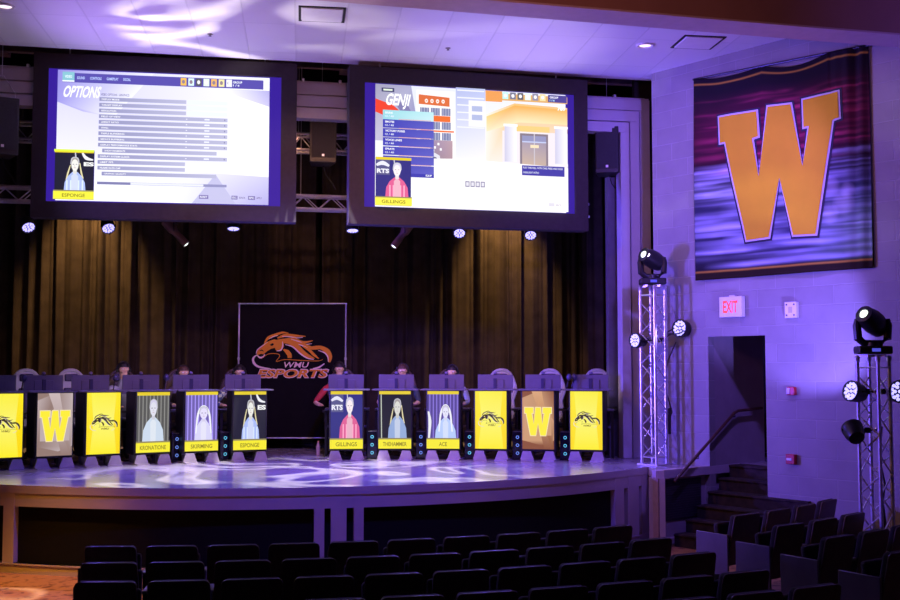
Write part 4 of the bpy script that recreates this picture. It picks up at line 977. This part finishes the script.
def gaming_chair(i, c, rz, white):
    t = thing('gaming_chair', ('pale ' if white else 'dark ')+'gaming chair behind the %s display stand from the left' % ords[i], 'chair', c, rz, 'gaming chairs on the stage')
    m = CHW if white else mat('chair_dark_vinyl', (.06, .035, .03), .45, noise=.1)
    m2 = mat('chair_inset', (.05, .04, .10), .6, noise=.1)
    mb = MB(); mb.box((0, 0, .50), (.50, .50, .10)); mb.build('seat', m2, t, bevel=.04)
    mb = MB(); mb.M = Matrix.Translation((0, .25, .56)) @ Matrix.Rotation(RA(-9), 4, 'X')
    out = [(-.20, 0), (-.25, .10), (-.21, .36), (-.27, .54), (-.25, .64), (-.22, .73), (-.19, .80), (-.145, .86), (-.09, .90), (-.03, .915), (.03, .915), (.09, .90), (.145, .86), (.19, .80), (.22, .73), (.25, .64), (.27, .54), (.21, .36), (.25, .10), (.20, 0)]
    mb.prism(out, XZ, -.02, .05); 
    mb.tube([(x, -.02, z) for x, z in out], .030, 8, closed=True); mb.build('backrest', m, t, bevel=.01)
    mb = MB(); mb.M = Matrix.Translation((0, .25, .56)) @ Matrix.Rotation(RA(-9), 4, 'X'); mb.box((0, -.045, .36), (.26, .05, .5)); mb.box((0, -.05, .78), (.22, .06, .12)); mb.build('cushion', m2, t, bevel=.02)
    for s in (-1, 1): mb = MB(); mb.tube([(s*.27, .12, .50), (s*.31, .10, .55), (s*.31, .08, .72)], .018, 8); mb.box((s*.31, .02, .735), (.08, .26, .03)); mb.build('armrest', BLACK, t, bevel=.008)
    MB().tube([(0, 0, .08), (0, 0, .46)], .03, 10).build('gas_column', BLACKM, t)
    for k in range(5):
        a = k*2*pi/5+.3; mb = MB(); mb.tube([(0, 0, .12), (.30*cos(a), .30*sin(a), .075)], [.028, .018], 8); mb.ell((.30*cos(a), .30*sin(a), .033), (.03, .02, .032), 10, 6); mb.build('leg', BLACKM, t)
def tower_pc(i, c, rz, glow):
    t = thing('desktop_computer', 'black desktop computer with glowing fans beside the %s display stand from the left' % ords[i], 'computer', c, rz, 'desktop computers on the stage floor')
    MB().box((0, 0, .24), (.17, .42, .46)).build('case', BLACK, t, bevel=.01)
    MB().box((0, -.212, .24), (.15, .006, .42)).build('front_panel', mat('pc_glass', (.01, .01, .02), .08, noise=.02), t)
    for z in (.11, .24, .37):
        mb = MB(); mb.M = Matrix.Translation((0, -.218, z)) @ Matrix.Rotation(pi/2, 4, 'X'); mb.tube([(.022*cos(a*pi/8), .022*sin(a*pi/8), 0) for a in range(16)], .0045, 6, closed=True)
        mb.build('fan_light', mat('fan_glow_'+str(glow), (.1, .3, .4), .3, emit=((.15, .75, .9), (.2, .35, 1))[glow], estr=.9), t)
    mb = MB()
    for x in (-.08, .08):
        for y in (-.17, .17): mb.box((x, y, .006), (.03, .04, .012))
    mb.build('feet', BLACK, t)

# ---- people
def hair_cap(t, c, r, m, drop=.3):
    mb = MB(); prof = [(r[0]*cos(a), r[0]*sin(a)) for a in [-.35+(pi/2+.349)*k/7 for k in range(8)]]
    mb.M = Matrix.Translation(c) @ Matrix.Rotation(-.45, 4, 'X') @ Matrix.Diagonal((1, r[1]/r[0], r[2]/r[0], 1)); mb.lathe([(max(.001, a), b) for a, b in prof], n=20); return mb.build('hair', m, t)
def person(i, c, rz, label, shirt, hairc, lean=0.0, side=0.0, skin=None, bald=False, headdown=.2, plaid=False, reach=0, head=(0, 0), tall=0):
    skin = skin or SKIN
    t_obj = None
    V3 = Vector
    hx, hy = head
    hip = V3((0, .02, .60)); chest = V3((side*.6, -.03-lean*.5, 1.02)); neck0 = V3((side, -.06-lean, 1.21)); neck1 = V3((side+hx*.4, -.09-lean+hy*.4, 1.285)); 
    skull = V3((side+hx, -.12-lean+hy, 1.40)); top = V3((side+hx, -.11-lean+hy, 1.455)); chin = V3((side+hx, -.18-lean+hy-.02, 1.335-headdown*.1))
    vs = [(hip, .135), (V3((side*.3, 0, .80)), .130), (chest, .150), (neck0, .070), (neck1, .058), (V3((side+hx, -.12-lean+hy, 1.35)), .072), (skull, .092), (top, .070), (chin, .040)]
    ed = [(0, 1), (1, 2), (2, 3), (3, 4), (4, 5), (5, 6), (6, 7), (5, 8)]
    def add(p, r, par): vs.append((V3(p), r)); ed.append((par, len(vs)-1)); return len(vs)-1
    nose = add((side+hx, -.235-lean+hy, 1.385-headdown*.05), .014, 6)
    for s in (-1, 1):
        k = add((side+hx+s*.088, -.11-lean+hy, 1.385), .017, 6)
        sh = add((side+s*.20, -.05-lean*.9, 1.13), .070, 2); el = add((side+s*.30-(reach if s < 0 else 0), -.22-lean, .90), .048, sh)
        wr = add((s*.20+side*.5-(reach*1.2 if s < 0 else 0), -.46, .865), .030, el); pl = add((s*.19+side*.5-(reach*1.2 if s < 0 else 0), -.525, .862), .028, wr)
        hxp = vs[pl][0]
        for q in range(4):
            kx = hxp.x+(q-1.5)*.021; l = (.055, .066, .062, .048)[q]
            m1 = add((kx, hxp.y-.035, .868), .0105, pl); m2 = add((kx, hxp.y-.035-l*.6, .866), .0092, m1); add((kx, hxp.y-.035-l, .850), .008, m2)
        m1 = add((hxp.x-s*.036, hxp.y-.0, .860), .011, pl); add((hxp.x-s*.052, hxp.y-.035, .852), .009, m1)
        hj = add((s*.10, -.02, .585), .090, 0); kn = add((s*.15, -.42, .58), .064, hj); an = add((s*.14, -.40, .13), .040, kn); he = add((s*.14, -.41, .07), .042, an); add((s*.15, -.56, .045), .034, he)
    for v, _ in vs:
        if v.z > 1.10: v.z += tall*(1 if v.z > 1.18 else .6)
    me = bpy.data.meshes.new('person'); me.from_pydata([v for v, _ in vs], ed, []); o = bpy.data.objects.new('person', me); COL.objects.link(o)
    sk = o.modifiers.new('skin', 'SKIN'); sk.use_smooth_shade = True; sb = o.modifiers.new('sub', 'SUBSURF'); sb.levels = sb.render_levels = 1
    lay = me.skin_vertices[0].data
    for k, (_, r) in enumerate(vs): lay[k].radius = (r, r)
    lay[2].radius = (.175, .115); lay[1].radius = (.14, .11); lay[0].radius = (.16, .13)
    lay[6].radius = (.078, .095); lay[5].radius = (.066, .078)
    for k in range(len(vs)): lay[k].use_root = (k == 0)
    dg = bpy.context.evaluated_depsgraph_get(); m2 = bpy.data.meshes.new_from_object(o.evaluated_get(dg))
    bpy.data.objects.remove(o)
    for m in (shirt, skin, DENIM, SHOE): m2.materials.append(m)
    for p in m2.polygons:
        cz = p.center; p.use_smooth = True
        if cz.z > 1.235+tall or (cz.y < -.43 and .80 < cz.z < .93): p.material_index = 1
        elif cz.z < .105: p.material_index = 3
        elif cz.z < .66 : p.material_index = 2
        else: p.material_index = 0
    o = bpy.data.objects.new('person', m2); COL.objects.link(o); o.location = c; o.rotation_euler = (0, 0, rz); tag(o, label, 'person', 'players seated at the desks')
    sc_ = V3((side+hx, -.115-lean+hy, 1.405+tall))
    if not bald: hair_cap(o, sc_+V3((0, .012, .008)), (.094, .112, .098), hairc)
    for s in (-1, 1):
        MB().ell((sc_.x+s*.032, sc_.y-.088, 1.395+tall), (.013, .010, .009), 10, 6).build('eye', EYEW, o); 
    MB().box((sc_.x, sc_.y-.098, 1.345+tall), (.045, .012, .010)).build('mouth', mat('lips', (.4, .15, .13), .5, noise=.05), o, bevel=.004)
    hs = MB(); hs.tube([(sc_.x-.100, sc_.y+.01, 1.39+tall), (sc_.x-.098, sc_.y+.015, 1.45+tall), (sc_.x-.05, sc_.y+.02, 1.505+tall), (sc_.x, sc_.y+.02, 1.522+tall), (sc_.x+.05, sc_.y+.02, 1.505+tall), (sc_.x+.098, sc_.y+.015, 1.45+tall), (sc_.x+.100, sc_.y+.01, 1.39+tall)], .012, 8)
    for s in (-1, 1): hs.ell((sc_.x+s*.105, sc_.y+.008, 1.385+tall), (.022, .038, .045), 12, 7)
    hs.tube([(sc_.x-.105, sc_.y, 1.365+tall), (sc_.x-.09, sc_.y-.08, 1.33+tall), (sc_.x-.05, sc_.y-.11, 1.33+tall)], .006, 6)
    hs.build('headset', BLACK, o)
    return o
HAIRB = mat('brown_hair', (.09, .045, .03), .6, noise=.4, nscale=60, bump=.4); HAIRD = mat('dark_hair', (.02, .014, .016), .5, noise=.4, nscale=60, bump=.4)
def plaid_mat(name, a, b):
    m = bpy.data.materials.new(name); m.use_nodes = True; nt = m.node_tree; bs = nt.nodes['Principled BSDF']; tc = nt.nodes.new('ShaderNodeTexCoord')
    ck = nt.nodes.new('ShaderNodeTexChecker'); ck.inputs['Scale'].default_value = 11; ck.inputs['Color1'].default_value = (*a, 1); ck.inputs['Color2'].default_value = (*b, 1)
    nt.links.new(tc.outputs['Object'], ck.inputs['Vector']); nt.links.new(ck.outputs['Color'], bs.inputs['Base Color']); bs.inputs['Roughness'].default_value = .8; return m
shirts = {3: mat('grey_shirt', (.30, .28, .34), .8, noise=.1), 4: mat('dark_hoodie', (.10, .06, .09), .8, noise=.1), 5: plaid_mat('blue_plaid', (.12, .16, .45), (.65, .66, .75)), 6: mat('red_shirt', (.50, .03, .05), .8, noise=.15), 7: mat('dark_shirt', (.05, .06, .10), .8, noise=.1), 8: mat('violet_shirt', (.36, .33, .55), .8, noise=.1)}
pl_lab = {3: 'person in grey shirt with headset behind the KRONATIONE display stand, face half hidden by monitor', 4: 'person in dark hoodie hidden behind the monitor of the SKIRMING display stand', 5: 'person in blue plaid shirt at the desk left of the backdrop',
          6: 'person in red shirt looking down behind the GILLINGS display stand', 7: 'person with short reddish hair, head bent down behind the THEHAMMER display stand', 8: 'person in pale violet shirt with arm stretched to the desk behind the ACE display stand'}
wheres = {}
for i, (px, vz, yaw, kind) in enumerate(stations):
    c = at_depth(px, 420, vz); c.z = SZ; rz = RA(yaw); yv = Vector((-sin(rz), cos(rz), 0)); xv = Vector((cos(rz), sin(rz), 0))
    podium(i, c, rz, kind)
    dk = c+yv*.86; gaming_desk(i, dk, rz); monitor(i, c+yv*.74+xv*(.03 if i < 6 else -.02), rz)
    ch = c+yv*1.60+xv*{3: .06, 4: .16, 5: .14, 6: -.10, 7: .0, 8: -.08}.get(i, .08 if i < 3 else -.06)
    gaming_chair(i, ch, rz, i in (0, 1, 2, 9, 10, 11))
    if i not in (0, 1, 2, 5, 11): tower_pc(i, c+yv*.34+xv*(.44 if i < 5 else .42), rz, i % 2)
    if i in shirts:
        kw = {3: dict(tall=.09, lean=.22, side=-.16, head=(-.02, -.02)), 4: dict(tall=.03, lean=.12, side=-.10, headdown=.6), 5: dict(tall=.04, lean=.10, side=-.06, reach=.12, headdown=.5),
              6: dict(tall=.09, lean=.20, side=-.05, reach=.12, headdown=.6), 7: dict(tall=.06, lean=.24, side=.06, reach=.12, headdown=.7), 8: dict(tall=.04, lean=.15, side=.10, headdown=.6)}[i]
        sm = {3: 1.05, 4: 1.03, 5: 1.04, 6: 1.06, 7: 1.04, 8: 1.03}[i]
        o = person(i, ch-yv*.04, rz, pl_lab[i], shirts[i], HAIRB if i in (4, 7) else HAIRD, **kw)
# small items on stage
bp_ = on_z(318, 455, SZ)
bo_ = thing('water_bottle', 'small pale drink bottle on the stage floor left of the GILLINGS display stand', 'bottle', bp_)
MB().lathe([(.034, 0), (.036, .02), (.036, .15), (.018, .19), (.016, .215)], n=16).build('body', mat('bottle_plastic', (.55, .42, .40), .25, noise=.05), bo_); MB().lathe([(.018, .214), (.018, .24), (.001, .241)], n=12).build('cap', mat('bottle_cap', (.6, .3, .2), .4, noise=.02), bo_)
for i in (0, 2, 3, 10, 11):
    px, vz, yaw, kind = stations[i]; c = at_depth(px, 420, vz); rz = RA(yaw); yv = Vector((-sin(rz), cos(rz), 0)); xv = Vector((cos(rz), sin(rz), 0)); q = c+yv*.70+xv*(.36 if i != 2 else .34); q.z = SZ+.815
    if i == 11: q = q-xv*.72
    t = thing('microphone', 'microphone on a bent arm beside the monitor of the %s display stand from the left' % ords[i], 'microphone', q, rz, 'microphones on the player desks')
    mb = MB(); mb.lathe([(.04, 0), (.04, .015), (.012, .02)], n=14); mb.tube([(0, 0, .02), (0, 0, .18), (.03, -.05, .34), (.06, -.02, .50)], .010, 8); mb.build('arm', BLACKM, t)
    mb = MB(); mb.ell((.07, -.03, .53), (.045, .045, .06), 12, 8); mb.build('head', mat('microphone_head', (.12, .12, .20), .35, .3, noise=.1), t)
q = on_z(690, 542, 0); t = thing('floor_box', 'small black box on the floor below the vent grille', 'box', (q.x, q.y, 0), -YAW)
MB().box((0, 0, .13), (.17, .18, .26)).build('body', BLACK, t, bevel=.01); MB().tube([(-.02, 0, .26), (-.02, 0, .34), (.03, 0, .37)], .02, 8).build('handle', BLACK, t)

# ------------------------------------------------------------------ auditorium seats
SCN = Vector((.9, 22.2))
def make_seat(label, group, end=None):
    t = thing('auditorium_seat', label, 'seat', (0, 0, 0), 0, group)
    w = .262
    # back: outer shell and padding, local +y looks to the stage
    def outline(w, z0, z1, r=.035): return [(-w+.02, z0), (-w, z0+.1), (-w+.012, z1-r), (-w+.012+r*.4, z1-r*.25), (-w+.012+r, z1), (w-.012-r, z1), (w-.012-r*.4, z1-r*.25), (w-.012, z1-r), (w, z0+.1), (w-.02, z0)]
    mb = MB(); mb.M = Matrix.Translation((0, 0, .34)) @ Matrix.Rotation(RA(11), 4, 'X') @ Matrix.Translation((0, 0, -.34))
    mb.prism(outline(w, .30, .905), XZ, -.03, -.012); mb.build('backrest_shell', SEATS_, t, bevel=.006)
    mb = MB(); mb.M = Matrix.Translation((0, 0, .34)) @ Matrix.Rotation(RA(11), 4, 'X') @ Matrix.Translation((0, 0, -.34))
    mb.prism(outline(w-.012, .36, .895), XZ, -.014, .055); mb.build('backrest_cushion', SEATF, t, bevel=.02)
    mb = MB(); mb.M = Matrix.Translation((0, .13, .42)) @ Matrix.Rotation(RA(84), 4, 'X'); mb.box((0, .18, 0), (.46, .36, .08)); mb.build('seat_cushion', SEATF, t, bevel=.03)
    for s in ((-1,) if end != 'R' else (-1, 1)):
        mb = MB(); mb.box((s*.29, .06, .30), (.03, .06, .58)); mb.box((s*.29, .08, .012), (.05, .28, .024)); mb.build('leg', BLACKM, t, bevel=.004)
        mb = MB(); mb.box((s*.29, .10, .610), (.055, .30, .03)); mb.build('armrest', SEATM, t, bevel=.010)
    if end:
        s = -1 if end == 'L' else 1
        mb = MB(); mb.prism([(-.08, .03), (.38, .03), (.38, .675), (-.08, .67)], lambda u, v, q: (q, u, v), s*.312-.014, s*.312+.014); mb.build('end_panel', SEATW, t, bevel=.006)
    return t
protos = {e: None for e in (None, 'L', 'R')}
rows = [  # name, radius, first angle, step, count, side block?
    ('row nearest the stage', 11.11, -10.437, 3.040, 10), ('second row from the stage', 12.02, -9.251, 2.800, 10), ('third row from the stage', 12.90, -8.343, 2.607, 10),
    ('fourth row from the stage', 13.82, 14.303-2.470*9, 2.470, 10), ('fifth row from the stage', 14.55, 14.662-2.40*9, 2.40, 10)]
side = [('row nearest the stage', 11.22, 27.178, 3.41, 4), ('second row', 12.04, 25.633, 3.22, 4), ('third row', 12.88, 24.172, 2.90, 4), ('fourth row', 13.80, 22.865, 2.7, 3), ('fifth row', 14.6, 21.6, 2.6, 2)]
def put_seat(R, a, label, group, end):
    if protos[end] is None: protos[end] = o = make_seat(label, group, end)
    else: o = copy_tree(protos[end])
    o['label'] = label; o['group'] = group
    ar = RA(a); o.location = (SCN.x+.04+(R-.10)*sin(ar), SCN.y-(R-.10)*cos(ar), 0); o.rotation_euler = (0, 0, ar)
    return o
def inview(R, a):
    ar = RA(a); p = Vector((SCN.x+R*sin(ar), SCN.y-R*cos(ar), .89))-EYE; z = p.dot(FW); x = 450+F_PX*p.dot(RT)/z; y = 300-F_PX*p.dot(UPV)/z; return -40 < x < 935 and y < 606
for nm, R, a, st_, n in rows:
    for k in range(n):
        if not inview(R, a+k*st_): continue
        lab = 'dark auditorium seat, %s from the left in the %s' % (ords[k], nm) if nm[0:3] != 'fou' and nm[:3] != 'fif' else 'dark auditorium seat, %s from the right aisle in the %s' % (ords[n-1-k], nm)
        put_seat(R, a+k*st_, lab, 'auditorium seats in the centre block', 'L' if k == 0 else 'R' if k == n-1 else None)
for nm, R, a, st_, n in side:
    for k in range(n):
        if not inview(R, a+k*st_) or hypot(SCN.x+R*sin(RA(a+k*st_))-TR.x, SCN.y-R*cos(RA(a+k*st_))-TR.y) < .55: continue
        put_seat(R, a+k*st_, 'dark seat in the right block, %s from the aisle in its %s' % (ords[k], nm), 'auditorium seats in the right block', 'L' if k == 0 else None)
q = on_z(66, 592, .60)
for o in (): pass

# ------------------------------------------------------------------ light
W = bpy.data.worlds.new('world'); SC.world = W; W.use_nodes = True
W.node_tree.nodes['Background'].inputs[0].default_value = (.35, .22, .55, 1); W.node_tree.nodes['Background'].inputs[1].default_value = .006
def gobo(kind, scale, thr, seed=0., base=0.0):
    def f(l):
        l.use_nodes = True; nt = l.node_tree; em = nt.nodes['Emission']
        g = nt.nodes.new('ShaderNodeNewGeometry'); tc = nt.nodes.new('ShaderNodeTexCoord')
        sp = nt.nodes.new('ShaderNodeSeparateXYZ'); nt.links.new(tc.outputs['Normal'], sp.inputs[0])
        dx = nt.nodes.new('ShaderNodeMath'); dx.operation = 'DIVIDE'; dy = nt.nodes.new('ShaderNodeMath'); dy.operation = 'DIVIDE'
        nt.links.new(sp.outputs['X'], dx.inputs[0]); nt.links.new(sp.outputs['Z'], dx.inputs[1]); nt.links.new(sp.outputs['Y'], dy.inputs[0]); nt.links.new(sp.outputs['Z'], dy.inputs[1])
        cb = nt.nodes.new('ShaderNodeCombineXYZ'); nt.links.new(dx.outputs[0], cb.inputs[0]); nt.links.new(dy.outputs[0], cb.inputs[1]); cb.inputs[2].default_value = seed
        of = nt.nodes.new('ShaderNodeVectorMath'); of.operation = 'ADD'; of.inputs[1].default_value = (.55, .42, 0) if kind == 'swirl' else (0, 0, 0); nt.links.new(cb.outputs[0], of.inputs[0])
        if kind == 'swirl':
            w = nt.nodes.new('ShaderNodeTexNoise'); w.inputs['Scale'].default_value = scale; w.inputs['Detail'].default_value = .6; w.inputs['Distortion'].default_value = 2.2
        else:
            w = nt.nodes.new('ShaderNodeTexNoise'); w.inputs['Scale'].default_value = scale; w.inputs['Detail'].default_value = 1; w.inputs['Distortion'].default_value = 1.2
        nt.links.new(of.outputs[0], w.inputs['Vector'])
        r = nt.nodes.new('ShaderNodeValToRGB'); r.color_ramp.elements[0].position = thr; r.color_ramp.elements[1].position = min(.99, thr+.16); r.color_ramp.elements[0].color = (base, base, base, 1)
        if kind == 'swirl':
            e = r.color_ramp.elements; e[0].position = thr-.07; e[1].position = thr; k = e.new(thr+.035); k.color = (1, 1, 1, 1); k = e.new(thr+.10); k.color = (.02, .02, .02, 1)
        nt.links.new(w.outputs['Fac'], r.inputs['Fac']); nt.links.new(r.outputs['Color'], em.inputs['Strength'])
    return f
VIO = (.125, .065, 1.0); LAV = (.62, .45, 1.0)
# violet par cans on the tower that stands at the other end of the stage (left of the picture), they rake the stage and the side wall
LT = (-3.66, 16.3)
lamp('SPOT', (LT[0], LT[1], 3.3), (8.0, 16.0, 3.6), VIO, 2800, .05, 62, .5, 'left_tower_par')
lamp('SPOT', (LT[0]+.1, LT[1]-.1, 2.5), (9.0, 14.0, 5.0), VIO, 2600, .05, 62, .5, 'left_tower_par')
# violet wash from unseen spots added above the front row
lamp('SPOT', (1.5, 11.9, 6.0), (1.5, 16.4, .9), VIO, 1400, .15, 84, .6, 'front_wash_centre')
lamp('SPOT', (6.0, 12.0, 6.3), (7.2, 16.8, 4.0), (.22, .11, 1), 900, .15, 90, .6, 'front_wash_right')
# dim warm house light
lamp('SPOT', (-3.0, 11.6, 6.9), (7.2, 16.2, 3.0), (1, .38, .13), 620, .12, 60, .5, 'warm_house_light')
lamp('SPOT', (-3.2, 12.4, 6.9), (-2.5, 13.3, .0), (1, .42, .03), 3600, .15, 36, .6, 'warm_downlight')
lamp('SPOT', (5.3, 13.5, 7.0), (5.6, 14.2, 0), (1, .5, .2), 40, .1, 30, .5, 'warm_aisle_downlight')
lamp('SPOT', (1.5, 8.0, 5.6), (3.0, 13.4, 7.6), (.9, .32, .30), 330, .3, 110, .7, 'beam_face_fill')  # added warm fill for the beam face, no fixture here
lamp('SPOT', (9.5, 9.0, 5.6), (10.0, 13.6, 7.5), (.25, .12, 1), 200, .3, 90, .8, 'beam_face_fill_violet')  # added violet fill, brightens the right end of the beam
lamp('SPOT', (1.3, 12.0, 6.6), (1.3, 19.3, 2.5), (1, .46, .26), 620, .1, 66, .6, 'warm_player_light')  # added unseen warm spot, lifts the players and the backdrop logo
# ceiling: beams of the moving heads
lamp('SPOT', (LT[0], LT[1], 4.3), (1.8, 15.2, CZ), (.38, .21, 1), 700, .15, 100, .9, 'left_tower_head')
pj_ = Vector((TL.x-.1, TL.y-.15, SZ+hT+.5))
lamp('SPOT', pj_, (2.6, 15.4, CZ), (.80, .58, .95), 700, .05, 80, .9, 'tower_head_beam')
lamp('SPOT', (LT[0], LT[1], 4.3), (2.2, 15.3, CZ), (1, .90, .85), 1500, .015, 62, .5, 'left_tower_gobo', gobo('noise', 3.1, .47, 2.3))
lamp('SPOT', pj_, (2.9, 15.9, CZ), (1, .90, .78), 700, .015, 34, .4, 'tower_gobo_ceiling', gobo('noise', 3.0, .46, 6.2))
# gobo pattern on the stage floor
lamp('SPOT', (1.2, 16.4, 6.9), (1.0, 15.6, SZ), (1, .93, 1), 4200, .012, 66, .5, 'stage_gobo', gobo('swirl', 2.6, .50, .7))
# curtain down-lights
for px in (86, 510):
    q = on_v(px, 200, (0, 21.2), (0, 1)); lamp('SPOT', (q.x, 21.15, 7.0), (q.x, 21.9, 4.0), (1, .54, .20), 1300, .06, 56, .8, 'curtain_spot')
lamp('SPOT', (1.0, 19.0, 6.6), (1.0, 22.0, 2.8), (1, .46, .26), 80, .2, 125, .8, 'curtain_fill')  # added soft fill over the pleats, not a down-light
# beams of the tower par cans on the wall
x, z = wl(800, 318); tq = PW+DW*x; tq.z = z
lamp('SPOT', pb+(tq-pb).normalized()*.16, tq, (.22, .15, 1), 620, .02, 58, .55, 'tower_par_beam')
lamp('SPOT', pq+Vector((-.1, -.12, .0)), (2, 15.2, SZ), (.3, .22, 1), 160, .05, 60, .7, 'tower_par_beam')
